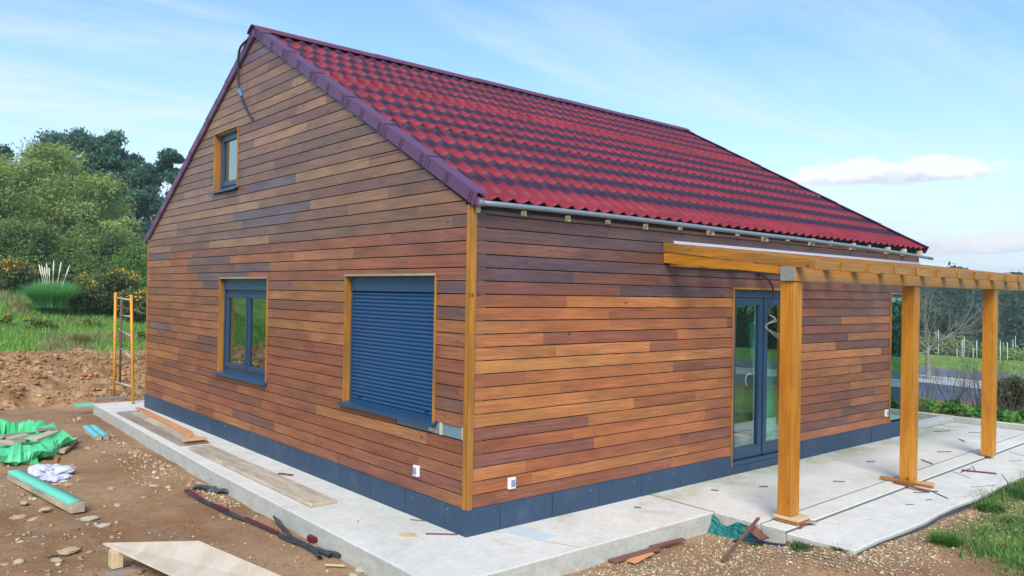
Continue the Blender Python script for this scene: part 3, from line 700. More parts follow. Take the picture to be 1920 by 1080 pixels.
def boxmap(plane):
    """box in wall coordinates: a0,a1 along; d0,d1 depth into the wall (negative = proud); z0,z1"""
    def f(mb, a0, a1, d0, d1, z0, z1):
        p = plane(a0, -d1, z0); q = plane(a1, -d0, z1)
        mb.box(tuple(min(i, j) for i, j in zip(p, q)), tuple(max(i, j) for i, j in zip(p, q)))
    return f
def window(plane, o, lab, style, parent=house):
    B = boxmap(plane); a0, a1, z0, z1 = o; t = .022
    wm = MB()       # timber lining of the opening, proud of the boards
    B(wm, a0, a0+t, -.034, .10, z0+.02, z1); B(wm, a1-t, a1, -.034, .10, z0+.02, z1); B(wm, a0-.006, a1+.006, -.038, .10, z1+.001, z1+t)
    win = wm.build('window', 'honey', parent, bevel=.002, label=lab)
    if style != 'single':
        hd = MB(); B(hd, a0-.006, a1+.006, -.041, -.0385, z1-.001, z1+t+.001); hd.build('head_trim', 'tantrim', win)
    ia0, ia1, iz0, iz1 = a0+t+.001, a1-t-.001, z0+.045, z1-.001
    s = MB(); p8 = []
    for (a, d, z) in ((a0-.03, .10, z0+.052), (a1+.03, .10, z0+.052), (a0-.03, -.075, z0+.028), (a1+.03, -.075, z0+.028)):
        p8.append(plane(a, -d, z-.022)); 
    for (a, d, z) in ((a0-.03, .10, z0+.052), (a1+.03, .10, z0+.052), (a0-.03, -.075, z0+.028), (a1+.03, -.075, z0+.028)):
        p8.append(plane(a, -d, z))
    s.hexa(p8); B(s, a0-.03, a1+.03, -.079, -.073, z0-.005, z0+.029)
    s.build('sill', 'blue', win, bevel=.002)
    fr = MB(); zt = iz1
    if style in ('shutter', 'half'):
        bx = MB(); B(bx, ia0, ia1, .035, .10, iz1-.165, iz1); bx.build('shutter_box', 'blue', win, bevel=.003)
        zt = iz1-.168
        for g0_, g1_ in ((ia0, ia0+.035), (ia1-.035, ia1)):
            gr = MB(); B(gr, g0_, g1_, .045, .12, iz0, zt); gr.build('guide_rail', 'frameb', win, bevel=.002)
    if style == 'shutter':
        sh = MB(); n = 29; hh = (zt-.004-(iz0+.02))/n
        for i in range(n):
            zz = iz0+.02+hh*i; prof = [(.070, 0), (.060, .16), (.0545, .36), (.053, .58), (.057, .78), (.066, .92), (.070, 1.0)]
            P = [[plane(ia0+.037, -d, zz+hh*t_) for d, t_ in prof], [plane(ia1-.037, -d, zz+hh*t_) for d, t_ in prof]]
            sh.grid(P, smooth=True)
        B(sh, ia0+.037, ia1-.037, .055, .075, iz0+.004, iz0+.022)
        sh.build('roller_shutter', 'shut', win, fix=False)
        for q_ in (ia0+.19, ia1-.24):
            st = MB(); B(st, q_, q_+.05, .042, .056, iz0+.055, iz0+.07); st.build('stop', 'black', win)
        return win
    fw = .058
    B(fr, ia0+.036*(style == 'half'), ia0+fw, .07, .145, iz0, zt); B(fr, ia1-fw, ia1-.036*(style == 'half'), .07, .145, iz0, zt)
    B(fr, ia0+fw+.001, ia1-fw-.001, .07, .145, iz0, iz0+.06); B(fr, ia0+fw+.001, ia1-fw-.001, .07, .145, zt-.05, zt)
    ga = []
    m0, m1 = ia0+fw+.002, ia1-fw-.002
    def sash(p, q):
        B(fr, p, p+.065, .055, .12, iz0+.062, zt-.052); B(fr, q-.065, q, .055, .12, iz0+.062, zt-.052)
        B(fr, p+.066, q-.066, .055, .12, iz0+.062, iz0+.062+.075); B(fr, p+.066, q-.066, .055, .12, zt-.052-.065, zt-.052)
        ga.append((p+.066, q-.066, iz0+.062+.076, zt-.052-.066))
    if style == 'half':
        mid = (m0+m1)/2; sash(m0, mid-.001); sash(mid+.001, m1); B(fr, mid-.022, mid+.022, .045, .054, iz0+.064, zt-.054)
    else: sash(m0, m1)
    fr.build('frame', 'frameb', win, bevel=.003)
    for p, q, r_, s_ in ga:
        g = MB(); B(g, p-.002, q+.002, .085, .089, r_-.002, s_+.002); g.build('pane', 'glass', win)
    for p, q, r_, s_ in ga:       # white spacer line at the far edge of each pane
        sp = MB(); B(sp, q-.03, q-.001, .0905, .10, r_, s_); sp.build('spacer', 'white' if style != 'half' else 'greyflap', win)
    return win
window(plan_l, WIN['w1'], 'small single pane window high under the gable peak', 'single')
window(plan_l, WIN['w2'], 'two pane blue framed window left of the shutter', 'half')
window(plan_l, WIN['w3'], 'window closed by a bright blue roller shutter', 'shutter')

# french door
B = boxmap(plan_r); a0, a1, z0, z1 = DOOR
m = MB(); B(m, a0, a0+.024, -.034, .1, z0+.0, z1); B(m, a1-.024, a1, -.034, .1, z0, z1); B(m, a0-.006, a1+.006, -.038, .1, z1+.001, z1+.026)
door = m.build('door', 'honey', house, bevel=.002, label='double glazed blue french door behind the first post')
m = MB(); i0, i1 = a0+.025, a1-.025; mid = (i0+i1)/2
B(m, i0, i1, .02, .12, z1-.10, z1-.001); B(m, i0, i0+.05, .02, .12, z0+.06, z1-.101); B(m, i1-.05, i1, .02, .12, z0+.06, z1-.101)
B(m, i0, i1, -.02, .13, z0+.0, z0+.055)
gl = []
for p, q in ((i0+.052, mid-.002), (mid+.002, i1-.052)):
    st = .125; zt = z1-.103; zb_ = z0+.062
    B(m, p, p+st*.62, .03, .10, zb_, zt); B(m, q-st, q, .03, .10, zb_, zt); B(m, p+st*.62+.001, q-st-.001, .03, .10, zb_, zb_+.145); B(m, p+st*.62+.001, q-st-.001, .03, .10, zt-.10, zt)
    gl.append((p+st*.62, q-st, zb_+.145, zt-.10))
B(m, mid-.03, mid+.03, .015, .029, z0+.07, z1-.11)
m.build('frame', 'frameb', door, bevel=.004)
for p, q, r_, s_ in gl:
    m = MB(); B(m, p, q, .060, .064, r_, s_); m.build('pane', 'glassd', door)
    m = MB(); B(m, q-.055, q-.03, .066, .075, r_, s_); m.build('spacer', 'greyflap', door)
m = MB(); h0 = gl[0][1]+.045
m.tube([(gl[0][1]-.09, .09, 1.24), (gl[0][1]-.09, .13, 1.24), (gl[0][1]-.13, .14, 1.20), (gl[0][1]-.13, .14, 1.12), (gl[0][1]-.11, .13, 1.08)], .010, 8)
m.build('handle', 'white', door)
# tall fixed light at the far end
a0, a1, z0, z1 = W4
m = MB(); B(m, a0, a0+.024, -.034, .1, z0, z1); B(m, a1-.024, a1, -.034, .1, z0, z1); B(m, a0-.006, a1+.006, -.036, .1, z1+.001, z1+.024)
w4 = m.build('window', 'honey', house, bevel=.002, label='tall narrow window with a green reflection put into its glass at the far end of the long wall')
m = MB(); B(m, a0+.025, a1-.025, .02, .11, z1-.055, z1-.001); B(m, a0+.025, a0+.05, .02, .11, z0+.08, z1-.056); B(m, a1-.05, a1-.025, .02, .11, z0+.08, z1-.056); B(m, a0+.025, a1-.025, -.03, .12, z0, z0+.079)
m.build('frame', 'blue', w4, bevel=.003)
m = MB(); B(m, a0+.05, a1-.05, .035, .04, z0+.079, z1-.055); m.build('pane', 'glassg', w4)

# sockets
def socket(plane, a, z, lab):
    B = boxmap(plane); m = MB(); B(m, a-.045, a+.045, -.055, -.021, z-.055, z+.055)
    o = m.build('socket', 'white', house, bevel=.008, label=lab)
    m = MB(); B(m, a-.022, a+.030, -.062, -.0555, z-.032, z+.035); m.build('flap', 'greyflap', o, bevel=.004)
socket(plan_l, .79, .465, 'white outdoor socket low on the gable wall')
socket(plan_r, .51, .425, 'white outdoor socket low beside the near corner')
socket(plan_r, 8.46, .425, 'white outdoor socket near the far end of the long wall')

# ---- roof
SL = (ZR-3.12)/(YR+.09); SH = math.hypot(1, SL); SLEN = (YR+.09)*SH
tops = [0.0, .235, .71, 1.19, 1.665, 2.13, 2.64, 3.13, 3.60, 3.83, 4.33, 4.81, 5.26, 5.70, SLEN+.02]
# rows between the tops; the lowest one is a full tile seen only from its red half
tops = [-.26, .22+.0, .70, 1.19, 1.67, 2.13, 2.64, 3.13, 3.60, 4.0, 4.36, 4.82, 5.26, 5.72, 6.2]
tops = [.22-.49, .70-.49+.0, .71, 1.19, 1.67, 2.13, 2.64, 3.13, 3.60, 3.85, 4.35, 4.82, 5.26, 5.72, 6.2]
tops = [.21, .71, 1.19, 1.67, 2.13, 2.64, 3.13, 3.58, 3.86, 4.35, 4.82, 5.26, 5.72, 6.2]
PER = .196; X0, X1 = -.02, L+.06
def prof(x, ph=.219):
    t = ((x-ph)/PER) % 1.0; t = t-1 if t > .5 else t
    return .050*max(0, 1-2*math.sqrt(t*t+.0008))**1.7
def roof_side(side):
    m = MB(); xs = np.arange(X0, X1+.001, PER/10)
    n_s = []   # (s, v, lift)
    prev = 0.0
    for k, tp in enumerate(tops):
        if prev >= SLEN: break
        end = min(tp, SLEN); lap = (k in (5, 9))
        vs = np.linspace(0, 1, 5)
        full = tp-prev if k else .49
        for q in vs:
            s_ = prev+(end-prev)*q
            fr = 1-(tp-s_)/(full if full > .3 else .48)
            lift = .030*(1-q)**2 if lap else .004*(1-q)
            if q == 0 and k: n_s.append((prev+.0005, k+max(fr, .001), lift))
            elif q < 1: n_s.append((s_, k+min(max(fr, .001), .995), lift))
            else: n_s.append((end-.0005, k+.998, lift))
        prev = end
    P, U = [], []
    for s_, v, lift in n_s:
        y = -.09+s_/SH; z = 3.12+(y+.09)*SL
        row, ur = [], []
        for x in xs:
            h = prof(x)+lift
            yy, zz = y-h*SL/SH, z+h/SH
            if side: yy = YR+(YR-yy)*(W-YR+.09)/(YR+.09)
            row.append((x, yy, zz)); ur.append(((x-.219)/PER, v))
        P.append(row); U.append(ur)
    m.grid(P, U)
    return m
rf = roof_side(0).build('roof', 'roof', house, fix=False, label='dark red tile effect roof sheets with printed black shading')
so = rf.modifiers.new('thick', 'SOLIDIFY'); so.thickness = .006; so.offset = -1
rb = roof_side(1).build('roof', 'roof', house, fix=False)
def roofpt(s, x, off=0.0):
    y = -.09+s/SH; return (x, y-off*SL/SH, 3.12+(y+.09)*SL+off/SH)
# decking under the sheets (thin), rafter tails at the eave
m = MB()
m.hexa([(-.0, -.02, 3.035+.00), (L, -.02, 3.035), (-.0, YR, 3.035+SL*(YR+.02)), (L, YR, 3.035+SL*(YR+.02)), (-.0, -.02, 3.10), (L, -.02, 3.10), (0, YR, 3.10+SL*(YR+.02)), (L, YR, 3.10+SL*(YR+.02))])
m.hexa([(0, W+.02, 2.99), (L, W+.02, 2.99), (0, YR, 3.035+SL*(YR+.02)), (L, YR, 3.035+SL*(YR+.02)), (0, W+.02, 3.06), (L, W+.02, 3.06), (0, YR, 3.10+SL*(YR+.02)), (L, YR, 3.10+SL*(YR+.02))])
m.build('roof_deck', 'black', house)
for i, x in enumerate([.03, .60, 1.20, 1.80, 2.42, 3.04, 3.62, 4.21, 4.81, 5.40, 6.0, 6.57, 7.2, 7.75, 8.36, 8.95, 9.56]):
    m = MB(); big = i % 2 == 0 or i > 13; d = random.uniform(.0, .02)
    if i < 5: m.box((x-.018, -.070, 3.018-d), (x+.018, -.021, 3.06)); 
    elif big: m.box((x-.03, -.10, 2.985+d), (x+.03, -.021, 3.10))
    else: m.box((x-.012, -.075, 3.03), (x+.012, -.021, 3.105))
    m.build('rafter_tail', 'purlin', house, bevel=.003)
# fascia is a thin black strip, eave shade put into its colour
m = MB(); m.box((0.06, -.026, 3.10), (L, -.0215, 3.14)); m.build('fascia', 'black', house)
# gutter pipe, sagging a little
m = MB(); pts = []
for t in np.linspace(0, 1, 25):
    x = -.01+9.93*t; z = 3.085-.012*t+.010*math.sin(t*9) - .10*max(0, t-.55)**1.2/.45**1.2*1.0
    pts.append((x, -.125, z-.0))
m.tube(pts, .026, 12); gp = m.build('gutter_pipe', 'pipe', house, label='thin grey pipe hung level along the eave')
m = MB(); m.tube([(-.03, -.125, 3.085), (.03, -.125, 3.085)], .033, 12); m.build('end_cap', 'pipe', gp, bevel=.002)
# verge trims: angle profile following the slope, lapped pieces
def verge(x, sgn, side, name='verge_trim'):
    m = MB(); tot = SLEN+.02; piece = .93; s = -.03; first = True
    k = 0
    while s < tot-.05:
        e = min(s+piece+.06, tot); lift0, lift1 = .010, .002
        def pt(s_, xx, off):
            y = -.09+s_/SH; yy = y-off*SL/SH; z = 3.12+(y+.09)*SL+off/SH
            if side: yy = YR+(YR-yy)*(W-YR+.09)/(YR+.09)
            return (xx, yy, z)
        for (s0, s1) in ((s, e),):
            for A, Bq in (((x-sgn*.030, .060), (x+sgn*.105, .066)), ((x-sgn*.030, .060), (x-sgn*.030, -.062)), ((x-sgn*.030, -.062), (x-sgn*.006, -.07))):
                l0, l1 = lift0, lift1
                ex = -sgn
                a_ = pt(s0, A[0]+ex*l0*.6, A[1]+l0); b_ = pt(s0, Bq[0]+ex*l0*.6, Bq[1]+l0); c_ = pt(s1, Bq[0]+ex*l1*.6, Bq[1]+l1); d_ = pt(s1, A[0]+ex*l1*.6, A[1]+l1)
                m.face([a_, b_, c_, d_])
            # pressed ribs near the laps and midway
            for rbp in (s0+.06, s0+.10, (s0+s1)/2, (s0+s1)/2+.04, s1-.12):
                q0, q1 = rbp, rbp+.012; f = x-sgn*.034-sgn*.006
                m.face([pt(q0, f-sgn*.004, .055), pt(q0, f-sgn*.004, -.06), pt(q1, f-sgn*.004, -.06), pt(q1, f-sgn*.004, .055)])
        s += piece; k += 1
    o = m.build(name, 'verge', rf, fix=False)
    so = o.modifiers.new('thick', 'SOLIDIFY'); so.thickness = .003; so.offset = 0
    return o
verge(-.02, 1, 0).data; verge(-.02, 1, 1); verge(L+.05, -1, 0); verge(L+.05, -1, 1)
m = MB()        # closed foot of the near verge
m.prism([(-.052, -.135), (.09, -.135), (.09, -.09), (-.052, -.09)], 3.055, 3.135); m.build('verge_foot', 'verge', rf, bevel=.01)
# ridge cap
m = MB(); zc_ = ZR+.085
x = -.09
while x < L+.05:
    e = min(x+2.0, L+.09); l = .006
    def rc(xx, yo, dz): return (xx, YR+yo, zc_+dz)
    P = [[rc(xx, yo, dz+ll) for yo, dz in ((-.150, -.105), (-.135, -.070), (-.05, -.022), (0, 0), (.05, -.022), (.135, -.070), (.150, -.105))] for xx, ll in ((x, l), (e+.04, 0))]
    m.grid(P, smooth=False); x += 2.0
rc_ = m.build('ridge_cap', 'ridge', rf, fix=False); so = rc_.modifiers.new('thick', 'SOLIDIFY'); so.thickness = .004
m = MB(); m.box((X0, YR-.06, ZR-.03), (X1, YR+.06, ZR+.03)); m.build('ridge_filler', 'black', rf)
# cables left hanging from the facade
def smoothpts(ps, n=8):
    ps = [Vector(p) for p in ps]; out = []
    for i in range(len(ps)-1):
        p0, p1, p2, p3 = ps[max(i-1, 0)], ps[i], ps[i+1], ps[min(i+2, len(ps)-1)]
        for k in range(n):
            t = k/n; out.append(.5*((2*p1)+(p2-p0)*t+(2*p0-5*p1+4*p2-p3)*t*t+(3*p1-p0-3*p2+p3)*t**3))
    return out+[ps[-1]]
m = MB(); m.tube(smoothpts([(-.05, 5.22, 5.83), (-.10, 5.45, 5.70), (-.09, 5.50, 5.35), (-.08, 5.47, 5.12), (-.07, 5.30, 4.90), (-.05, 5.12, 4.70), (-.005, 5.09, 4.64)]), .017, 8)
cb = m.build('cable', 'cable', house, label='black cable drooping from the gable peak onto the boards')
m = MB(); m.tube([(-.083, 5.475, 5.14), (-.078, 5.40, 5.02)], .021, 8); m.build('tape', 'bluetape', cb)
m = MB(); m.tube(smoothpts([(4.72, -.0, 2.55), (4.70, -.10, 2.545), (4.844, -.12, 2.468), (4.937, -.12, 2.35), (4.904, -.12, 2.174), (4.818, -.12, 2.034)]), .013, 8)
cb2 = m.build('cable', 'cable', house, label='black cable ending in loose pale wires above the french door')
m = MB()
for k in range(3):
    m.tube(smoothpts([(4.82, -.12, 2.04), (4.99+.02*k, -.12, 1.985-.015*k), (4.80, -.12, 1.908), (4.775+.015*k, -.12, 1.86), (4.95, -.12, 1.807-.02*k), (5.20, -.12, 1.745-.03*k)]), .0032, 6)
m.build('wire', 'galv', cb2)

# ---- things seen through the door
m = MB(); n = 20
def lathe(mb, c, prof_, n=20, smooth=True):
    P = []
    for j in range(n+1):
        t = 2*math.pi*j/n; P.append([(c[0]+r*math.cos(t), c[1]+r*math.sin(t), c[2]+z) for r, z in prof_])
    mb.grid(P, smooth=smooth)
m = MB(); lathe(m, (5.03, .33, .02), [(0, 0), (.14, 0), (.165, .02), (.175, .35), (.182, .36), (.182, .375), (.168, .375), (.16, .03), (0, .03)])
bk = m.build('bucket', 'white', label='white paint bucket just inside the left door pane', cat='bucket')
m = MB(); lathe(m, (5.03, .33, .02), [(.1675, .34), (.1675, .372), (.0, .374)]); m.build('lid', plain('red_lid', (.6, .05, .04), .5), bk)
for k, (x, y, h, c) in enumerate([(5.60, .42, 1.9, 'mint'), (5.72, .36, 1.55, 'mint'), (5.86, .40, 1.45, 'mint')]):
    m = MB(); m.bar((x, y-.15, .02), (x+.05, y+.22, h), .26, .05, up=(0, 1, 0))
    m.build('insulation_board', 'mint', label=['tallest mint green insulation board leaning inside the door', 'middle mint green insulation board inside the door', 'rightmost mint green insulation board inside the door'][k], cat='insulation board', group='insulation boards inside the house', bevel=.004)
m = MB(); m.box((5.35, .75, .02), (6.05, 1.15, 1.15)); m.box((5.33, .73, 1.151), (6.07, 1.17, 1.20)); m.build('crate', 'darkboard', label='dark wooden crate standing inside behind the bucket', cat='crate', bevel=.01)
m = MB()
P = [[(5.32+.75*i/10, .72+.46*j/6, 1.20+.10*math.sin(i*1.1)*math.sin(j*1.3)**2+.09+.03*math.sin(i*3.+j)) for j in range(7)] for i in range(11)]
m.grid(P); m.build('blue_sheet', 'bluetape', label='crumpled blue plastic sheet lying on the crate inside', cat='plastic sheet', fix=False)

# ------------------------------------------------------------------ pergola
per = thing('pergola', 'honey stained timber pergola along the long wall', 'pergola', (2.8, -1.66, 0))
DRP = (2.874-2.635)/1.9
def rtop(y): return 2.874+DRP*y
PX = [(2.785, -1.665), (5.56, -1.665), (8.22, -1.665)]
for k, (x, y) in enumerate(PX):
    z0 = .075 if k == 0 else .02
    m = MB(); m.box((x, y, z0), (x+.155, y+.155, 2.425)); m.build('post', 'post', per, bevel=.006)
m = MB(); m.box((2.765, -1.68, 2.427), (9.72, -1.52, 2.574)); beam = m.build('beam', 'beamw', per, bevel=.005)
m = MB(); m.box((2.758, -1.676, 2.432), (2.7645, -1.524, 2.570)); m.build('beam_end', 'capstone', beam)
m = MB(); m.box((2.772, -1.74, .012), (3.02, -1.50, .045)); 
m2 = MB(); m2.box((2.76, -1.755, .046), (3.0, -1.48, .073)); m2.build('post_base', 'raw', per, bevel=.003); m.build('post_base', 'honey', per, bevel=.003)
rx = [2.765, 3.30, 3.90, 4.51, 5.10, 5.65, 6.28, 6.84, 7.40, 7.98, 8.52, 9.08, 9.56]
for k, x in enumerate(rx):
    m = MB(); y1 = -1.895+random.uniform(-.01, .01); y0 = -.022 if x < L else -.3
    lean = .035 if k == 4 else random.uniform(-.004, .004)
    hh = .105
    m.hexa([(x, y0, rtop(y0)-hh), (x, y1, rtop(y1)-hh+.01), (x+.07, y0, rtop(y0)-hh), (x+.07, y1, rtop(y1)-hh+.01),
            (x-lean, y0, rtop(y0)), (x-lean, y1, rtop(y1)), (x+.07-lean, y0, rtop(y0)), (x+.07-lean, y1, rtop(y1))], ax=0)
    m.build('rafter', 'honey', per, bevel=.004)
m = MB(); m.hexa([(2.775, -.022, 2.640), (2.775, -1.515, 2.500), (2.83, -.022, 2.640), (2.83, -1.515, 2.500), (2.775, -.022, 2.765), (2.775, -1.515, 2.572), (2.83, -.022, 2.765), (2.83, -1.515, 2.572)], ax=0)
m.build('tie_beam', 'post', per, bevel=.004)
m = MB(); m.box((2.86, -.055, 2.60), (9.6, -.0225, 2.735)); m.build('ledger', 'honey', per, bevel=.004)
for xa_, xb_ in zip(rx, rx[1:]):
    m = MB(); zt_ = rtop(-1.87)-.004-random.uniform(0, .004); m.box((xa_+.072, -1.872+random.uniform(-.004, .004), zt_-.090), (xb_-.002, -1.835, zt_)); m.build('blocking', 'honey', per, bevel=.003)
m = MB(); m.box((2.95, -.060, rtop(-.03)-.004), (9.64, -.0225, rtop(-.03)+.010)); m.box((2.95, -.030, rtop(-.03)+.0105), (9.64, -.0225, rtop(-.03)+.032)); m.build('wall_flashing', 'greytrim', per)

# loose timbers at the foot of the second post
def board(a, b, w_, t_, mat, lab, cat='board', name='loose_board', bevel=.003, up=(0, 0, 1), group=None):
    m = MB(); m.bar(a, b, w_, t_, up=up); return m.build(name, mat, bevel=bevel, label=lab, cat=cat, group=group)
board((5.52, -1.30, .035), (5.50, -1.93, .03), .05, .028, 'honey', 'honey batten lying across in front of the second post base')
board((5.43, -1.50, .028), (5.40, -1.93, -.008), .04, .018, 'redwood', 'short brown batten under the honey one at the second post')
board((5.62, -1.66, .03), (5.75, -1.85, .018), .09, .018, 'orangewood', 'pale pink offcut beside the second post base')

# ------------------------------------------------------------------ far edge of the terrace
m = MB(); m.prism([(11.37, -2.3), (11.50, -2.3), (11.52, 2.2), (11.38, 2.2)], -.3, .10); m.build('low_wall', 'kerb', bevel=.01, label='low pale concrete upstand closing the far end of the terrace', cat='low wall')
m = MB(); m.prism([(9.75, .06), (11.365, .02), (11.365, .26), (9.75, .30)], .006, .09); m.build('concrete_step', 'kerb', bevel=.01, label='low white concrete step running from house corner to upstand', cat='step')

# ------------------------------------------------------------------ loose things on the walkway
board((-.56, 5.47, .022), (-.56, 1.73, .022), .30, .04, 'greyboard', 'long weathered grey scaffold board lying on the walkway', bevel=.006)
board((-.45, 9.35, .018), (-.52, 5.76, .018), .40, .032, 'darkboard', 'dark old formwork board under the orange battens', bevel=.005)
board((-.40, 9.0, .052), (-.50, 5.80, .052), .24, .03, 'greyboard', 'pinkish grey board between the formwork board and the battens', bevel=.004)
for k, (dx_, dz_, l) in enumerate([(0, 0, 0), (.055, .0, .1), (.11, .002, .25)]):
    board((-.33+dx_*.3, 9.35-l, .085+dz_), (-.50+dx_, 6.02+l, .085+dz_), .040, .032, 'orangewood', ['leftmost orange batten on the stack of boards', 'middle orange batten on the stack of boards', 'rightmost orange batten, nearest the plinth'][k], cat='batten', name='batten', group='orange battens stacked on the walkway')
m = MB(); m.box((-.70, 5.70, .069), (-.36, 5.80, .10)); 
m.build('cross_piece', 'orangewood', bevel=.006, label='short splintered orange block across the end of the board stack', cat='timber block')
board((-.33, 3.36, .008), (-.235, 3.17, .008), .05, .012, 'redwood', 'small dark cladding offcut lying near the plinth', name='offcut', cat='offcut')
board((-.27, .27, .006), (-.05, .075, .006), .022, .010, 'redwood', 'thin brown sliver lying by the near house corner', name='offcut', cat='offcut')
board((-.13, .75, .005), (-.02, .60, .005), .012, .006, 'redwood', 'short thin sliver beside the plinth', name='offcut', cat='offcut')
m = MB(); m.prism([(-.52, .35), (-.38, .22), (-.33, .38), (-.45, .44)], .001, .006); m.build('paper_scrap', 'raw', label='pale triangular scrap lying flat on the walkway', cat='scrap')
m = MB(); m.prism([(.32, -.10), (.62, -.06), (.66, -.52), (.42, -.56)], .001, .005); m.build('plastic_sheet', plain('pale_blue_film', (.64, .72, .75), .3, var=.04), label='pale blue rectangle of film on the walkway by the near corner', cat='plastic sheet')
# concrete joints
m = MB()
for a_, b_ in (((2.58, .0, .0045), (2.556, -.93, .0045)),):
    m.bar(a_, b_, .006, .002)
m.bar((.30, -.05, .0006), (.60, -.88, .0006), .005, .0015)
m.bar((2.56, -1.4625, .004), (11.36, -1.2025, .003), .005, .003); m.bar((2.56, -1.742, -.014), (11.36, -1.4625, -.014), .006, .015)
m.build('slab_joint', 'jointgrey', kind='structure')

# debris on the terrace
deb = [((5.27, -1.80), (5.36, -1.90), .05), ((5.46, -1.89), (5.56, -1.97), .07), ((5.50, -1.92), (5.29, -2.18), .05), ((7.04, -1.69), (7.21, -2.05), .05), ((6.89, -1.63), (6.67, -1.92), .02), ((6.11, -2.12), (6.50, -2.28), .014),
       ((7.25, -2.1), (6.77, -2.33), .018), ((8.59, -1.33), (8.63, -1.50), .02), ((7.2, -1.1), (7.02, -1.33), .03), ((9.47, -.76), (9.29, -.91), .03), ((6.9, -1.72), (7.35, -1.70), .03), ((7.5, -1.66), (7.15, -1.82), .02),
       ((5.0, -2.05), (5.1, -2.08), .03), ((4.6, -2.0), (4.7, -2.05), .03), ((3.9, -.6), (4.0, -.66), .02), ((6.4, -.7), (6.55, -.75), .02), ((8.0, -1.0), (8.2, -1.12), .02), ((10.3, -.6), (10.6, -.95), .015), ((3.3, -.35), (3.35, -.42), .02), ((4.9, -1.0), (5.0, -1.1), .02), ((2.0, -.3), (2.05, -.36), .02), ((9.9, -.2), (10.2, -.35), .025), ((8.9, -1.9), (9.1, -1.6), .02), ((8.3, -1.85), (8.5, -1.95), .02)]
for k, (a_, b_, ww) in enumerate(deb):
    z = .014 if a_[1] > -1.42 else (.018 if a_[1] > -1.62 else -.018)
    z = .012 if a_[1] > -1.2 else (.02 if a_[1] > -1.5 else -.020)
    if k == 3:
        board((*a_, z+.01), (*b_, z+.006), .05, .016, plain('maroon_strip', (.10, .02, .03), .5), 'long maroon offcut strip lying on the outer path', name='offcut', cat='offcut'); continue
    board((*a_, z), (*b_, z), ww*.6, .008, 'strapblack', 'small dark sliver of trim littering the terrace concrete', name='offcut', cat='offcut', group='dark slivers littering the terrace')

# ------------------------------------------------------------------ scaffold frame at the far corner
sf = thing('scaffold_frame', 'yellow orange scaffold frame standing at the far left house corner', 'scaffold frame', (-.15, 10.95, 0))
A0, A1 = Vector((-.19, 11.42, .0)), Vector((-.205, 11.40, 2.14)); B0, B1 = Vector((-.085, 10.47, .0)), Vector((-.150, 10.50, 2.10))
for a_, b_ in ((A0, A1), (B0, B1)):
    m = MB(); m.tube([a_, (a_+b_)/2, b_], .026, 10); m.build('upright', 'orange', sf)
C0, C1 = Vector((.05, 11.95, .25)), Vector((.05, 11.95, 2.05)); m = MB(); m.tube([C0, C1], .022, 8); m.build('upright', 'rusty', sf)
for t in (.16, .95): 
    m = MB(); m.tube([A0.lerp(A1, t), B0.lerp(B1, t)], .016, 8); m.build('rung', 'galv', sf)
for t in (.40, .60, .78):
    m = MB(); m.tube([C0.lerp(C1, t), B0.lerp(B1, t+.02)], .014, 8); m.build('rung', 'galv', sf)
m = MB(); m.tube([A0.lerp(A1, .88), (.9, 11.2, 1.52)], .014, 8); m.build('brace', 'rusty', sf)
m = MB(); m.tube([A0.lerp(A1, .30), (1.2, 11.3, 1.05)], .014, 8); m.build('brace', 'rusty', sf)
board((-.55, 11.28, .045), (.02, 11.18, .045), .12, .05, 'darkboard', 'dark timber sleeper under the scaffold frame', cat='timber')
board((-.98, 11.00, -.02), (-.66, 10.98, -.02), .10, .05, 'mint', 'mint green strip end at the far walkway corner', cat='strip')

# ------------------------------------------------------------------ left yard
def turq(a, b, wd, ht, lab, mat2='mint', film=True):
    a, b = Vector(a), Vector(b); m = MB(); m.bar(a, b, wd, ht); o = m.build('timber_beam', 'greyboard', bevel=.004, label=lab, cat='timber beam')
    if film:
        d = (b-a).normalized(); x = d.cross(Vector((0, 0, 1))).normalized(); f = MB(); n_ = 14; P = []
        for i in range(n_+1):
            p = a.lerp(b, i/n_*.99+.003); j = .006*math.sin(i*2.1)
            P.append([p - x*(wd/2+.002) + Vector((0, 0, ht/2-.015-abs(j))), p - x*(wd/2+.003) + Vector((0, 0, ht/2+.003)), p + Vector((0, 0, ht/2+.006+.5*abs(j))), p + x*(wd/2+.003) + Vector((0, 0, ht/2+.003)), p + x*(wd/2+.002) + Vector((0, 0, ht/2-.03-j))])
        f.grid(P); f.build('film', mat2, o, fix=False)
    return o
turq((-2.74, 5.78, -.13), (-2.46, 3.66, -.13), .135, .11, 'long timber beam topped with mint film at far left')
turq((-1.20, 9.1, -.155), (-1.27, 7.92, -.155), .085, .07, 'left of two short timbers with turquoise film', 'mintblue')
turq((-1.09, 9.08, -.155), (-1.16, 7.95, -.155), .085, .07, 'right of two short timbers with turquoise film', 'mintblue')

def blob(name, c, r, mat, lab, cat, seed=0, rough=.35, sub=3, flat=None, group=None, parent=None):
    bm = bmesh.new(); bmesh.ops.create_icosphere(bm, subdivisions=sub, radius=1)
    for v in bm.verts:
        p = v.co.copy(); nn = noise.noise(p*1.3+Vector((seed*7.1, seed, 0)))*rough*1.2 + noise.noise(p*3.1+Vector((seed, 5, seed*3)))*rough*.5
        q = p*(1+nn); v.co = Vector((q.x*r[0], q.y*r[1], q.z*r[2]))
        if flat is not None and v.co.z < -r[2]*flat: v.co.z = -r[2]*flat
    me = bpy.data.meshes.new(name); bm.to_mesh(me); bm.free(); me.materials.append(M[mat])
    o = bpy.data.objects.new(name, me); COL.objects.link(o); o.location = c
    ORG[o.name] = Vector(c)
    return tag(o, lab, cat, group)
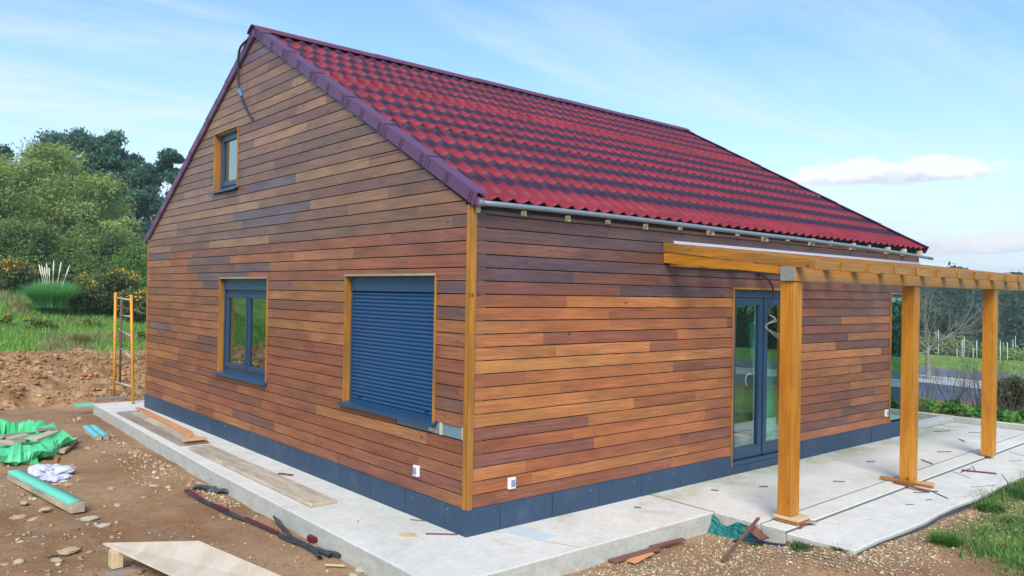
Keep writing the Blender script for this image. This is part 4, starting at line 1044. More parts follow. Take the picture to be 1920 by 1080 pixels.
# open green rubble sack with offcuts
m = MB(); n_ = 90
cx, cy = -2.38, 7.75
prof_ = [(.62, .0), (.92, .02), (1.04, .10), (1.04, .22), (.95, .30), (.80, .27), (.74, .16), (.6, .10), (.0, .09)]
P = []
for j in range(n_+1):
    t = 2*math.pi*(j % n_)/n_; row = []
    for k, (r_, z_) in enumerate(prof_):
        f = 1+.10*math.sin(3*t+k*.5)+.07*math.sin(7*t+1.3*k)+.04*math.sin(13*t+k*2)
        lift = (1+.65*max(0, math.sin(t-.2))*(k in (3, 4, 5)))*(1+.12*math.sin(5*t+k))
        lift *= 1+.30*abs(noise.noise(Vector((math.cos(t)*4, math.sin(t)*4, k*.6))))*2-.2; f *= 1+.10*(abs(noise.noise(Vector((math.cos(t)*6, math.sin(t)*6, 9+k*.5))))*2-.4)
        row.append((cx+.56*r_*f*math.cos(t)*1.0, cy+1.05*r_*f*math.sin(t)*.95, -.21+z_*lift*.85))
    P.append(row)
m.grid(P, smooth=False); sack = m.build('rubble_sack', 'green_bag', fix=True, label='open green woven sack full of offcuts at the far left', cat='sack')
for k, (x, y, rz, l) in enumerate([(-2.55, 7.7, .3, .55), (-2.40, 7.3, 1.2, .45), (-2.15, 7.35, .7, .42), (-2.35, 8.0, 2.1, .5), (-2.62, 7.2, 2.6, .4), (-2.0, 7.9, 1.7, .38), (-2.75, 7.55, .9, .4)]):
    d = Vector((math.cos(rz), math.sin(rz), .12*(-1)**k))*l/2; c = Vector((x, y, .0+.03*k % .08))
    board(c-d, c+d, .16, .035, ['greyboard', 'darkboard'][k % 2], 'grey timber offcut tipped into the green sack', name='offcut', cat='offcut', group='offcuts in the green sack')
board((-1.98, 7.05, -.14), (-1.62, 7.9, -.12), .12, .05, 'greyboard', 'pale timber offcut sticking out right of the green sack', name='offcut', cat='offcut')
board((-2.13, 6.55, -.19), (-2.06, 6.82, -.15), .05, .04, 'honey', 'small yellow stake end below the green sack', name='offcut', cat='offcut')
blob('plastic_bag', (-2.34, 5.80, -.16), (.20, .24, .10), 'whitebag', 'crumpled white plastic bag by the mint topped beam', 'plastic bag', 3, .5, 4, .4)
blob('plastic_bag', (-2.35, 5.45, -.18), (.17, .14, .05), 'whitebag', 'small flattened white bag beside the larger one', 'plastic bag', 5, .5, 4, .5)
# plywood ramp on blocks
m = MB()
tl, tr_ = Vector((-2.66, 1.78, 0)), Vector((-1.96, 1.40, -.02)); dd = Vector((.22, -1.22, -.0))
dn = Vector((.33, -1.75, .0))
pa = [tl, tr_, tr_+dn+Vector((.05, 0, -.06)), tl+dn+Vector((0, 0, .0))]
for k in range(1): 
    m.hexa([pa[0]-Vector((0, 0, .018)), pa[3]-Vector((0, 0, .018)), pa[1]-Vector((0, 0, .018)), pa[2]-Vector((0, 0, .018)), pa[0], pa[3], pa[1], pa[2]], ax=2-0 if False else None)
pr = m.build('plywood_sheet', 'ply', bevel=.001, label='pale plywood sheet propped on a block in the foreground', cat='plywood sheet')
m = MB(); m.box((-2.655, 1.50, -.16), (-2.565, 1.62, -.019)); m.build('timber_block', 'raw', bevel=.004, label='yellow pine block propping up the plywood corner', cat='timber block')
board((-2.70, 1.50, -.19), (-2.15, 1.35, -.185), .10, .045, 'darkboard', 'dark flat board under the pine block', cat='board')
# straps, cloth, chips along the walkway
def ribbon(pts, wd, mat, lab, cat, name, tw=0., th=.012, colsplit=None, zoff=0):
    m = MB(); ps = smoothpts(pts, 5); P = []
    for i, p in enumerate(ps):
        d = (ps[min(i+1, len(ps)-1)]-ps[max(i-1, 0)]).normalized(); x = d.cross(Vector((0, 0, 1))).normalized(); up = x.cross(d)
        a = tw*math.sin(i*.6); xx = x*math.cos(a)+up*math.sin(a); uu = -x*math.sin(a)+up*math.cos(a)
        wv = wd*(1+.15*math.sin(i*1.3)); 
        P.append([p+xx*wv/2+uu*th, p-xx*wv/2+uu*th*.6, p-xx*wv/2-uu*th, p+xx*wv/2-uu*th, p+xx*wv/2+uu*th])
    m.grid(P, smooth=False); return m.build(name, mat, label=lab, cat=cat)
g0 = -.175
st = ribbon([(-1.24, 3.92, g0), (-1.26, 3.3, g0+.01), (-1.20, 2.65, g0), (-1.13, 2.0, g0+.01), (-1.10, 1.5, g0), (-1.06, 1.05, g0+.02), (-1.0, .72, g0+.01)], .05, 'strapblack', 'long black and dark red flattened gutter strap lying in the dirt', 'strap', 'strap', .5, .015)
for a_, b_ in (((-1.245, 3.85, g0+.026), (-1.27, 3.30, g0+.030)), ((-1.25, 3.05, g0+.028), (-1.20, 2.70, g0+.024)), ((-1.165, 2.30, g0+.028), (-1.11, 1.62, g0+.024))):
    m = MB(); m.bar(a_, b_, .034, .010); m.build('red_band', 'strapred', st)
ribbon([(-.86, 2.29, g0+.02), (-.95, 2.0, g0+.03), (-1.02, 1.7, g0+.035), (-1.08, 1.3, g0+.03), (-1.07, 1.0, g0+.03), (-1.12, .70, g0+.02)], .04, 'strapblack', 'shorter black strap crossing over the long one', 'strap', 'strap', .4, .010)
ribbon([(-1.06, 1.05, g0), (-.95, .75, g0+.01), (-.84, .60, g0+.01), (-.74, .52, g0)], .075, 'strapblack', 'thick black rubber strip end against the walkway edge', 'rubber strip', 'rubber_strip', .2, .018)
m = MB(); m.bar((-.93, 1.28, g0+.03), (-.76, .84, g0+.03), .11, .055); o = m.build('gutter_piece', 'strapred', bevel=.01, label='short dark red and navy gutter piece by the walkway', cat='gutter piece')
m = MB(); m.bar((-.87, 1.12, g0+.032), (-.82, .99, g0+.032), .116, .060); m.build('navy_band', 'navy', o)
m = MB(); m.tube(smoothpts([(-.78, .86, g0+.05), (-.70, .88, -.06), (-.62, .95, -.02), (-.55, 1.02, .005)]), .004, 6); m.build('wire', 'cable', label='thin black wire curling up from the red gutter piece', cat='wire')
m = MB(); m.tube([(-1.33, 3.62, g0), (-1.12, 3.78, g0+.05)], .006, 6); m.build('twig', 'barkd', label='thin dark twig crossing the strap end', cat='twig')
ribbon([(-1.12, 3.95, g0), (-1.02, 3.75, g0+.02), (-.98, 3.6, g0), (-.90, 3.50, g0+.02), (-.78, 3.48, g0+.01)], .10, 'strapblack', 'crumpled black cloth scrap at the walkway edge', 'cloth', 'cloth_scrap', .9, .02)
board((-.80, 3.40, g0), (-.68, 3.16, g0), .06, .02, 'orangewood', 'small orange wood chip beyond the black cloth', name='offcut', cat='offcut')
board((-.80, 2.62, g0+.01), (-.70, 2.42, g0+.01), .04, .03, 'orangewood', 'short orange peg with a blue end', name='peg', cat='peg')
m = MB(); m.tube([(-.84, 2.70, g0+.02), (-.81, 2.64, g0+.02)], .03, 10); m.build('bottle_cap', 'bluetape', bevel=.004, label='blue cap beside the orange peg', cat='cap')
board((-1.15, .55, g0-.0), (-1.02, .42, g0), .03, .012, 'raw', 'thin pale splinter below the strap', name='offcut', cat='offcut')

# ------------------------------------------------------------------ right foreground
m = MB(); P = []
for i in range(31):
    q = i/30; y = -.90-.60*q; top = -.015-.075*math.sin(math.pi*min(1, q*1.7))**2-.03*q; row = []
    for j in range(13):
        t = j/12; z = top+(-.20-top)*t
        out = .012+.10*t**1.6*(1-.5*q)+.035*abs(noise.noise(Vector((q*7, t*2.5, 3))))+.018*noise.noise(Vector((q*17, t*6, 1)))
        row.append((2.545-out, y+.02*noise.noise(Vector((q*5, t*5, 7))), z+.012*noise.noise(Vector((q*12, t*9, 5)))))
    P.append(row)
m.grid(P, smooth=False); o = m.build('net_scrap', 'tarp', fix=False, label='crumpled teal netting draped down the slab corner', cat='netting'); o.modifiers.new('t', 'SOLIDIFY').thickness = .004
m = MB(); a_, b_, c_, d_ = Vector((2.44, -1.37, -.04)), Vector((2.47, -1.47, -.005)), Vector((2.47, -1.62, -.085)), Vector((2.44, -1.54, -.125)); nn_ = Vector((-.012, -.004, .012))
m.hexa([a_, b_, d_, c_, a_+nn_, b_+nn_, d_+nn_, c_+nn_]); m.build('offcut', 'redwood', label='short brown cladding offcut propped on the teal netting', cat='offcut')
board((1.72, -1.60, -.16), (2.47, -1.50, .085), .028, .022, 'redwood', 'long thin brown stick leaning across the teal netting', cat='stick', name='stick')
m = MB(); m.tube(smoothpts([(2.40, -1.27, -.19), (2.38, -1.36, -.145), (2.44, -1.50, -.13), (2.46, -1.66, -.125), (2.48, -1.80, -.115)]), .012, 8); m.build('hose', 'navy', label='curved dark navy hose piece below the teal netting', cat='hose')
board((2.49, -1.78, -.12), (2.90, -1.74, .012), .03, .016, 'redwood', 'thin brown batten leaning against the slab by the first post', cat='stick', name='stick')
board((2.86, -1.62, .018), (3.03, -1.80, .018), .07, .012, 'darkboard', 'flat dark wood scrap beside the first post base', name='offcut', cat='offcut')
board((.92, -.97, -.165), (1.55, -1.00, -.16), .09, .018, 'redwood', 'longest brown cladding offcut along the slab foot', name='offcut', cat='offcut')
board((1.50, -.96, -.15), (1.95, -.99, -.15), .06, .018, 'redwood', 'brown offcut overlapping the longest one by the slab', name='offcut', cat='offcut')
board((1.06, -1.08, -.17), (1.40, -1.02, -.165), .10, .012, 'orangewood', 'short light brown offcut in front of the slab foot', name='offcut', cat='offcut')
m = MB(); m.tube(smoothpts([(3.42, -2.50, -.15), (3.40, -2.60, -.17), (3.60, -2.78, -.15), (3.95, -3.08, -.13)]), .012, 6); m.build('branch', 'raw', label='bent pale dry branch lying in the gravel at lower right', cat='branch')
board((4.80, -2.66, -.16), (4.95, -2.76, -.14), .09, .05, plain('brick_red', (.30, .09, .05), .8), 'broken red brick lying in the weeds at right', name='brick', cat='brick')
# rocks
rk = [(-2.85, 3.68, .09, 'rock', 'tan stone just below the mint topped beam end'), (-2.69, 4.07, .07, 'rock', 'small tan stone beside the mint topped beam'), (-2.41, 3.38, .10, 'rockg', 'flat grey splintered stone near the beam end'), (-2.83, 4.5, .08, 'rock', 'rounded ochre stone left of the mint beam'),
      (-2.98, 3.86, .10, 'rock', 'pair stone of ochre colour at the left frame side'), (-2.04, 3.77, .06, 'rockg', 'small whitish stone in the middle of the track'), (-1.45, 4.43, .09, 'rock', 'yellowish flat stone near the walkway track'), (-1.90, 4.62, .07, 'rock', 'light brown stone in the bare track'),
      (-2.80, 2.38, .11, 'rock', 'large tan stone left of the plywood sheet'), (-2.36, 3.03, .09, 'rockg', 'pale pointed stone beyond the plywood sheet'), (-2.37, 5.22, .08, 'rock', 'left of two brown stones by the white bag'), (-2.26, 5.10, .09, 'rock', 'right of two brown stones by the white bag'),
      (-2.12, 6.09, .14, 'rockg', 'grey flat stone right of the white bag'), (-2.95, 2.15, .08, 'rock', 'orange stone low at the left edge'), (-1.03, 1.72-.1, .05, 'rock', 'small cream stone beside the straps'), (-.93, .30, .08, 'rockg', 'whitish stone against the walkway foot'), (-1.05, .22, .06, 'rockg', 'small grey stone in the rubble by the walkway foot'),
      (-1.72, 3.95, .05, 'rock', 'tiny yellow stone in the open dirt'), (3.1, -2.72, .07, 'rockg', 'pale stone in the gravel at lower right'), (2.62, -2.22, .05, 'rockg', 'small pale stone under the weed tuft'), (-1.55, 7.4, .08, 'rock', 'brown stone beyond the track near the turquoise timbers'), (1.75, -1.55, .06, 'rockg', 'whitish stone near the end of the thin stick')]
for k, (x, y, r_, mt_, lab) in enumerate(rk):
    a = random.uniform(.7, 1.3); r_ *= .68; blob('stone', (x, y, -.200+r_*.08), (r_*a, r_*1.1/a, r_*.42), mt_, lab, 'stone', k+1, .22, 3, .6)

# gravel and pebbles (uncountable)
def pebbles(name, pts, rad, cols, lab, flatk=.6):
    bm = bmesh.new(); bmesh.ops.create_icosphere(bm, subdivisions=1, radius=1); bm.verts.ensure_lookup_table()
    V0 = np.array([v.co[:] for v in bm.verts]); F0 = np.array([[v.index for v in f.verts] for f in bm.faces]); bm.free()
    n = len(pts); nv = len(V0)
    D = V0[None]*(1+.32*rng.standard_normal((n, nv, 1)).clip(-1, 1))
    sc = rad[:, None]*np.stack([rng.uniform(.8, 1.5, n), rng.uniform(.7, 1.2, n), rng.uniform(.4, .8, n)], -1)
    D = D*sc[:, None, :]; t = rng.uniform(0, 6.28, n); c, s_ = np.cos(t)[:, None], np.sin(t)[:, None]
    Dx = D[:, :, 0]*c-D[:, :, 1]*s_; Dy = D[:, :, 0]*s_+D[:, :, 1]*c
    D = np.stack([Dx, Dy, D[:, :, 2]], -1)+pts[:, None, :]
    Fa = (F0[None]+np.arange(n)[:, None, None]*nv).reshape(-1, 3)
    C = np.repeat(cols, len(F0), axis=0)
    npmesh(name, D.reshape(-1, 3), Fa, matpeb, C, label=lab, cat='gravel', kind='stuff')
m_, n_n = newmat('pebble_mix'); M['peb'] = m_; finish(n_n, n_n.n('ShaderNodeVertexColor', _layer_name='Col').outputs[0], .9, n_n.noise(n_n.n('ShaderNodeTexCoord').outputs['Object'], 90, 3), .4, .004, spec=.25); matpeb = 'peb'
ig = lambda x, g: np.clip(np.searchsorted(g, x), 0, len(g)-1)
def zat(x, y): return Z[ig(x, gx), ig(y, gy)]
def scatter(n, xr, yr, dens):
    x = rng.uniform(*xr, n); y = rng.uniform(*yr, n); k = dens(x, y) > rng.random(n); return x[k], y[k]
pal = np.array([(.50, .36, .22), (.40, .27, .16), (.56, .46, .33), (.30, .18, .10), (.44, .38, .30), (.44, .25, .12)])
def gsamp(arr): return lambda x, y: np.clip(arr[ig(x, gx), ig(y, gy)], 0, 1)
xa, ya = scatter(26000, (-1.6, -.9), (-.9, 11), gsamp(grv))
xb, yb = scatter(110000, (.1, 8), (-4.2, -.9), gsamp(grv))
xc, yc = scatter(1700, (-3.4, -1.2), (.5, 9), lambda x, y: np.clip(.25+.9*(x < -2.2)*(.8-.2*(x+2.2)), 0, 1))
xd, yd = scatter(9000, (-8, 3), (12.1, 18), gsamp(bankm))
inx = ~(((xa > -.96)) ); xa, ya = xa[inx], ya[inx]
inb = ~(((xb < 2.6) & (yb > -.93)) | ((xb > 2.55) & (yb > -2.44))); xb, yb = xb[inb], yb[inb]
X_ = np.concatenate([xa, xb, xc, xd]); Y_ = np.concatenate([ya, yb, yc, yd])
rad = np.concatenate([rng.gamma(2.0, .0042, len(xa)).clip(.003, .03), rng.gamma(2.0, .0030, len(xb)).clip(.003, .017), rng.gamma(1.6, .0065, len(xc)).clip(.003, .035), rng.gamma(1.5, .013, len(xd)).clip(.006, .06)])
cols = pal[rng.integers(0, len(pal), len(X_))]*rng.uniform(.7, 1.25, (len(X_), 1))
bright = np.arange(len(X_)) < len(xa)+len(xb); cols[bright] = cols[bright]*.98+np.array([.05, .035, .015]); bk_ = np.arange(len(X_)) >= len(xa)+len(xb)+len(xc); cols[bk_] = cols[bk_]*np.array([.95, .72, .5])
Zg = zat(X_, Y_)
print('pebbles', len(X_))
pebbles('gravel', np.stack([X_, Y_, Zg+rad*.15], -1), rad, cols, 'loose gravel and clods scattered over the bare ground')

# ------------------------------------------------------------------ foliage
def leafquads(C, size, cols, asp=2.2, up=0.0, bend=.25):
    """C (n,3) centres -> quads randomly turned"""
    n = len(C); d = rng.standard_normal((n, 3)); d[:, 2] += up; d /= np.linalg.norm(d, axis=1)[:, None]
    e = rng.standard_normal((n, 3)); e -= (e*d).sum(1)[:, None]*d; e /= np.linalg.norm(e, axis=1)[:, None]
    s = size*rng.uniform(.6, 1.35, n); L_ = d*(s*asp/2)[:, None]; W_ = e*(s/2)[:, None]
    V = np.stack([C-L_, C+W_*.9, C+L_, C-W_*.9], 1).reshape(-1, 3)
    Fa = np.arange(n*4).reshape(n, 4); return V, Fa, cols
def inball(n, pw=.5): 
    d = rng.standard_normal((n, 3)); d /= np.linalg.norm(d, axis=1)[:, None]; return d*(rng.random(n)**pw)[:, None]
def crown(clumps, per, size, c0, c1, asp=2.2, up=0., jitter=.12, pw=.45):
    """clumps: list (centre, radii, tone 0..1)"""
    Vs, Cs = [], []
    for c, r_, t in clumps:
        k = int(per*rng.uniform(.8, 1.2)); p = (rng.standard_normal((k, 3))*.46).clip(-1.25, 1.25)*np.array(r_)+np.array(c)
        base = np.array(c0)*(1-t)+np.array(c1)*t
        Vs.append(p); Cs.append(base*rng.uniform(1-2*jitter, 1+2*jitter, (k, 1))*rng.uniform(.94, 1.06, (k, 3)))
    return leafquads(np.concatenate(Vs), size, np.concatenate(Cs), asp, up)
def limb(mb, p, d, l, r_, depth, spread=.55, up=.15, kids=3, taper=.62, seg=4, wob=.18, shrink=.72):
    pts = [Vector(p)]; rs_ = [r_]; dd = Vector(d).normalized()
    for i in range(seg):
        dd = (dd+Vector((random.gauss(0, wob), random.gauss(0, wob), random.gauss(0, wob)+up*.3))).normalized()
        pts.append(pts[-1]+dd*l/seg); rs_.append(r_*(1-(1-taper)*(i+1)/seg))
    mb.tube(pts, rs_, 6 if r_ > .02 else 4, caps=False)
    ends = [pts[-1]]
    if depth > 0:
        for k in range(kids):
            q = pts[-1] if k < 2 else pts[random.randint(1, seg-1)]
            nd = (dd+Vector((random.gauss(0, spread), random.gauss(0, spread), random.gauss(0, spread*.7)+up))).normalized()
            ends += limb(mb, q, nd, l*shrink*random.uniform(.8, 1.15), rs_[-1]*.78, depth-1, spread, up, kids, taper, max(2, seg-1), wob, shrink)
    return ends
def tree(name, lab, cat, x, y, h, clumps_n, cr, per, size, c0, c1, bark, group=None, z=None, trunk_r=.15, asp=2.2, base=.25, shape='round', pw=.45, th=.45):
    z = H(x, y) if z is None else z
    t = thing(name, lab, cat, (x, y, z), group)
    m = MB(); ends = limb(m, (x, y, z-.2), (0, 0, 1), h*th*.55, trunk_r, 3, .45, .35, 3, .6, 4, .07)
    m.build('trunk', bark, t, fix=False)
    cl = []
    for k in range(clumps_n):
        a = random.random()*6.283; q = random.random()
        if shape == 'round':
            zz = base+(1-base)*q; rr = math.sqrt(max(.02, 1-((zz-base)/(1-base)*1.15-.25)**2))*cr*random.random()**.45
        else:
            zz = base+(1-base)*q; rr = cr*(.35+.65*math.sin(math.pi*min(1, q*.9+.1)))*random.random()**.5
        s = cr*random.uniform(.16, .34)
        cl.append(((x+rr*math.cos(a), y+rr*math.sin(a), z+h*zz-s*.3), (s, s, s*random.uniform(.5, .85)), random.random()))
    V, Fa, C = crown(cl, per, size, c0, c1, asp, pw=pw)
    npmesh('crown', V, Fa, 'leaf', C, parent=t); return t

# north-west: willow mass, eucalyptus row, bushes
def willow(x, y, lab, h, cr, per=520, n=95):
    return tree('willow', lab, 'tree', x, y, h, n, cr, per*1.6, .062, (.17, .245, .070), (.38, .46, .16), 'bark', trunk_r=.2, asp=3.4, base=.06, pw=.6, th=.28)
def at(u, v, d):
    """point a given distance along the viewing direction of a measured bearing"""
    q = F + RT*((u-960)/1491.5) - UP*((v-540)/1491.5); return CAM+q*d
def base_at(u, d):
    p = at(u, 540, d); return p.x, p.y
x, y = base_at(95, 42); willow(x, y, 'broad feathery pale green willow at the left edge', 6.8, 3.9)
x, y = base_at(-40, 45); willow(x, y, 'pale willow partly cut off by the left edge of the view', 6.2, 3.2, 420, 60)
x, y = base_at(205, 40); willow(x, y, 'smaller pale green willow right of the broad one', 3.6, 1.8, 420, 38)
def euc(u, vt, d, cr, lab, n=34, per=330):
    x, y = base_at(u, d); h = at(u, vt, d).z-H(x, y)
    return tree('eucalyptus_tree', lab, 'tree', x, y, h, n, cr, int(per*2.6), .125, (.035, .105, .075), (.10, .22, .14), 'bark', trunk_r=.26, asp=2.4, base=.32, shape='tall', pw=.55, th=.52, group='eucalyptus trees behind the willow')
euc(120, 250, 62, 3.1, 'leftmost tall eucalyptus rising above the willow', 62)
euc(160, 262, 66, 2.0, 'slim eucalyptus between the two tallest left ones', 34)
euc(203, 254, 60, 2.3, 'eucalyptus with a double top right of the willow', 60)
euc(240, 288, 64, 1.8, 'lower eucalyptus beside the double topped one', 34)
euc(300, 278, 58, 2.1, 'eucalyptus nearest the house gable', 50)
euc(268, 318, 60, 1.7, 'short eucalyptus in the gap beside the gable', 34)
euc(-4, 280, 64, 1.7, 'eucalyptus peeping in at the far left edge', 34)
def bush(name, lab, x, y, h, cr, per, size, c0, c1, n=22, group=None, flowers=None, asp=2., cat='bush', z=None):
    z = H(x, y) if z is None else z; t = thing(name, lab, cat, (x, y, z), group)
    m = MB()
    for k in range(5): limb(m, (x+random.uniform(-.1, .1)*cr, y+random.uniform(-.1, .1)*cr, z-.05), (random.gauss(0, .5), random.gauss(0, .5), 1), h*.3, .02*h, 1, .6, .2, 2)
    m.build('stem', 'barkd', t, fix=False)
    cl = []
    for k in range(n):
        a = random.random()*6.283; q = random.random()
        rr = cr*random.random()**.5*(1-.35*q); s = cr*random.uniform(.22, .40)
        cl.append(((x+rr*math.cos(a), y+rr*math.sin(a), z+h*(.12+.78*q)), (s, s, min(s, h*.25)), random.random()))
    V, Fa, C = crown(cl, per, size, c0, c1, asp); npmesh('foliage', V, Fa, 'leaf', C, parent=t)
    if flowers:
        fc = [((c[0], c[1], c[2]+r_[2]*.5), (r_[0]*.9, r_[1]*.9, r_[2]*.7), random.random()) for c, r_, _ in cl if c[2] > z+h*.35 and random.random() < flowers[1]]
        V, Fa, C = crown(fc, flowers[2], flowers[3], flowers[0], tuple(1.2*q for q in flowers[0]), 1.2); npmesh('blossom', V, Fa, 'leaf', C, parent=t)
    return t
G0, G1 = (.085, .145, .045), (.21, .31, .09)
for k, (u, d, h, cr, lab, a, b_) in enumerate([(250, 40, 2.7, 2.1, 'bright green bushy tree next to the gable', (.09, .17, .04), (.19, .32, .08)), (180, 38, 2.6, 2.2, 'dark green bush below the willows', G0, G1), (20, 37, 2.4, 2.3, 'dark shrub mass at the left edge under the willow', G0, G1),
        (100, 39, 2.2, 2.2, 'shadowy green bush behind the pampas grass', G0, G1), (290, 37, 2.4, 1.8, 'green bush hard against the house edge', (.08, .16, .04), (.20, .34, .08)), (215, 50, 4.2, 2.4, 'mid green young tree between willow and eucalyptus', (.05, .11, .045), (.12, .22, .09)), (300, 48, 3.4, 2.2, 'mid green young tree behind the gable edge', (.05, .11, .045), (.12, .22, .09))]):
    x, y = base_at(u, d); bush('bush', lab, x, y, h, cr, 900, .07, a, b_, 34)
# low wall of the field path
wa, wb, wc = at(-60, 527, 31), at(110, 544, 30), at(330, 570, 29.5)
m = MB()
for p, q in ((wa, wb), (wb, wc)):
    P8 = []
    d_ = (q-p); nrm = Vector((-d_.y, d_.x, 0)).normalized()*.3
    for zz in (-.55, 0):
        for o_ in (Vector((0, 0, 0)), nrm):
            for e_ in (p, q): P8.append(e_+o_+Vector((0, 0, zz)))
    m.hexa(P8)
m.build('field_wall', 'kerb', label='low pale concrete wall along the field path', cat='low wall', bevel=.02)
# gorse in flower
for k, (u, d, h, cr, lab) in enumerate([(185, 29.0, 1.25, 1.0, 'yellow flowering gorse right of the pampas grass'), (225, 29.5, 1.3, 1.0, 'yellow flowering gorse in front of the house edge'), (262, 28.8, .9, .8, 'lower gorse touching the house edge'), (35, 30, 1.0, .7, 'pale yellow flowering shrub left of the pampas grass'), (150, 30, .9, .8, 'dark gorse just behind the pampas grass')]):
    x, y = base_at(u, d); bush('gorse_bush', lab, x, y, h, cr, 300, .065, (.06, .095, .035), (.16, .21, .07), 22, flowers=((.80, .46, .02), .5 if k != 4 else .15, 80, .06), group='gorse bushes along the field wall', z=H(x, y)+(.25 if k < 3 else .15))
for k, (u, v, d, lab) in enumerate([(62, 560, 24, 'orange flowering weed clump in front of the pampas grass'), (92, 560, 24.5, 'second orange flowering weed clump, right of the first'), (5, 560, 24, 'orange flowering weed clump at the left edge'), (268, 567, 24, 'yellow flowering weeds by the house edge'), (172, 556, 26, 'small yellow flowering weeds below the gorse')]):
    p = at(u, v+12, d); bush('flowering_weed', lab, p.x, p.y, .34, .30, 90, .05, (.14, .24, .06), (.28, .36, .12), 9, flowers=((.70, .36, .03), .35, 22, .05), group='flowering weeds in the field', z=H(p.x, p.y))

# blades
def blades(base, h, w_, lean, cols, curve=.5, seg=3):
    n = len(base); a = rng.uniform(0, 6.283, n); d = np.stack([np.cos(a), np.sin(a), np.zeros(n)], -1); side = np.stack([-np.sin(a), np.cos(a), np.zeros(n)], -1)
    V = []
    for k in range(seg+1):
        t = k/seg; c = base + d*(lean*h*t**(1+curve))[:, None] + np.array([0, 0, 1.])*(h*(t-.35*lean*t*t))[:, None]
        ww = (w_*(1-t)**.7)[:, None]*side*.5
        V += [c-ww, c+ww]
    V = np.stack(V, 1); nv = V.shape[1]; F0 = np.array([[2*k, 2*k+1, 2*k+3, 2*k+2] for k in range(seg)])
    Fa = (F0[None]+np.arange(n)[:, None, None]*nv).reshape(-1, 4); return V.reshape(-1, 3), Fa, np.repeat(cols, seg, axis=0)
def gcols(n, pal_, j=.2): pal_ = np.array(pal_); return pal_[rng.integers(0, len(pal_), n)]*rng.uniform(1-j, 1+j, (n, 1))
# pampas grass
p = at(96, 560, 27.5); px_, py_ = p.x, p.y; pz = H(px_, py_)+.25
pg = thing('pampas_grass', 'large green pampas grass with white plumes in the field', 'ornamental grass', (px_, py_, pz))
n = 7000; r_ = rng.random(n)**.6*.50; a = rng.uniform(0, 6.28, n); bs = np.stack([px_+r_*np.cos(a), py_+r_*np.sin(a), np.full(n, pz)], -1)
V, Fa, C = blades(bs, rng.uniform(.7, 1.15, n), np.full(n, .016), rng.uniform(.2, 1.35, n), gcols(n, [(.14, .42, .15), (.20, .52, .20), (.34, .60, .28), (.09, .28, .11)]), .8, 4)
npmesh('leaves', V, Fa, 'grassm', C, parent=pg)
for k, (u, vt) in enumerate([(73, 495), (78, 497), (87, 492), (92, 501), (101, 488), (115, 490), (131, 496), (83, 500)]):
    tp = at(u, vt, 27.4); bp = Vector((px_+(tp.x-px_)*.5, py_+(tp.y-py_)*.5, pz+.55)); m = MB()
    q = bp.lerp(tp, .55); m.tube([bp, q, q.lerp(tp, .35), q.lerp(tp, .7), tp], [.008, .008, .026, .024, .005], 7); m.build('plume', 'plume', pg, fix=False)
# dry tuft
p = at(153, 596, 22); tz = H(p.x, p.y); dt = thing('dry_grass_tuft', 'straw yellow dry grass tuft in the middle of the field', 'grass tuft', (p.x, p.y, tz))
n = 900; r_ = rng.random(n)**.6*.22; a = rng.uniform(0, 6.28, n); bs = np.stack([p.x+r_*np.cos(a), p.y+r_*np.sin(a), np.full(n, tz)], -1)
V, Fa, C = blades(bs, rng.uniform(.25, .6, n), np.full(n, .012), rng.uniform(.2, 1.0, n), gcols(n, [(.50, .43, .18), (.34, .34, .12), (.20, .26, .08)]), .7, 3); npmesh('blades', V, Fa, 'grassm', C, parent=dt)
# field grass
n = 90000; xx = rng.uniform(-7, 9, n); yy = rng.uniform(15.6, 31, n); gm = grassm[ig(xx, gx), ig(yy, gy)]
lush = (vnoise(xx, yy, .55, 77)+.5); k = (gm > rng.random(n)*.9)&(xx-.0 < 9); xx, yy, lush = xx[k], yy[k], lush[k]; n = len(xx)
bs = np.stack([xx, yy, Hnp(xx, yy)-.01+.02*0], -1)
cA = gcols(n, [(.16, .36, .06), (.24, .45, .08), (.12, .27, .06), (.33, .44, .11)], .22); cB = gcols(n, [(.30, .32, .13), (.20, .26, .10), (.40, .36, .17)], .2)
mixm = (lush > .62)[:, None]; cg = np.where(mixm, cB, cA)
V, Fa, C = blades(bs, rng.uniform(.08, .24, n)*(.7+.9*lush), rng.uniform(.012, .03, n), rng.uniform(.1, .9, n), cg, .6, 2)
npmesh('field_grass', V, Fa, 'grassm', C, label='rough green grass covering the field behind the bank', cat='grass', kind='stuff')
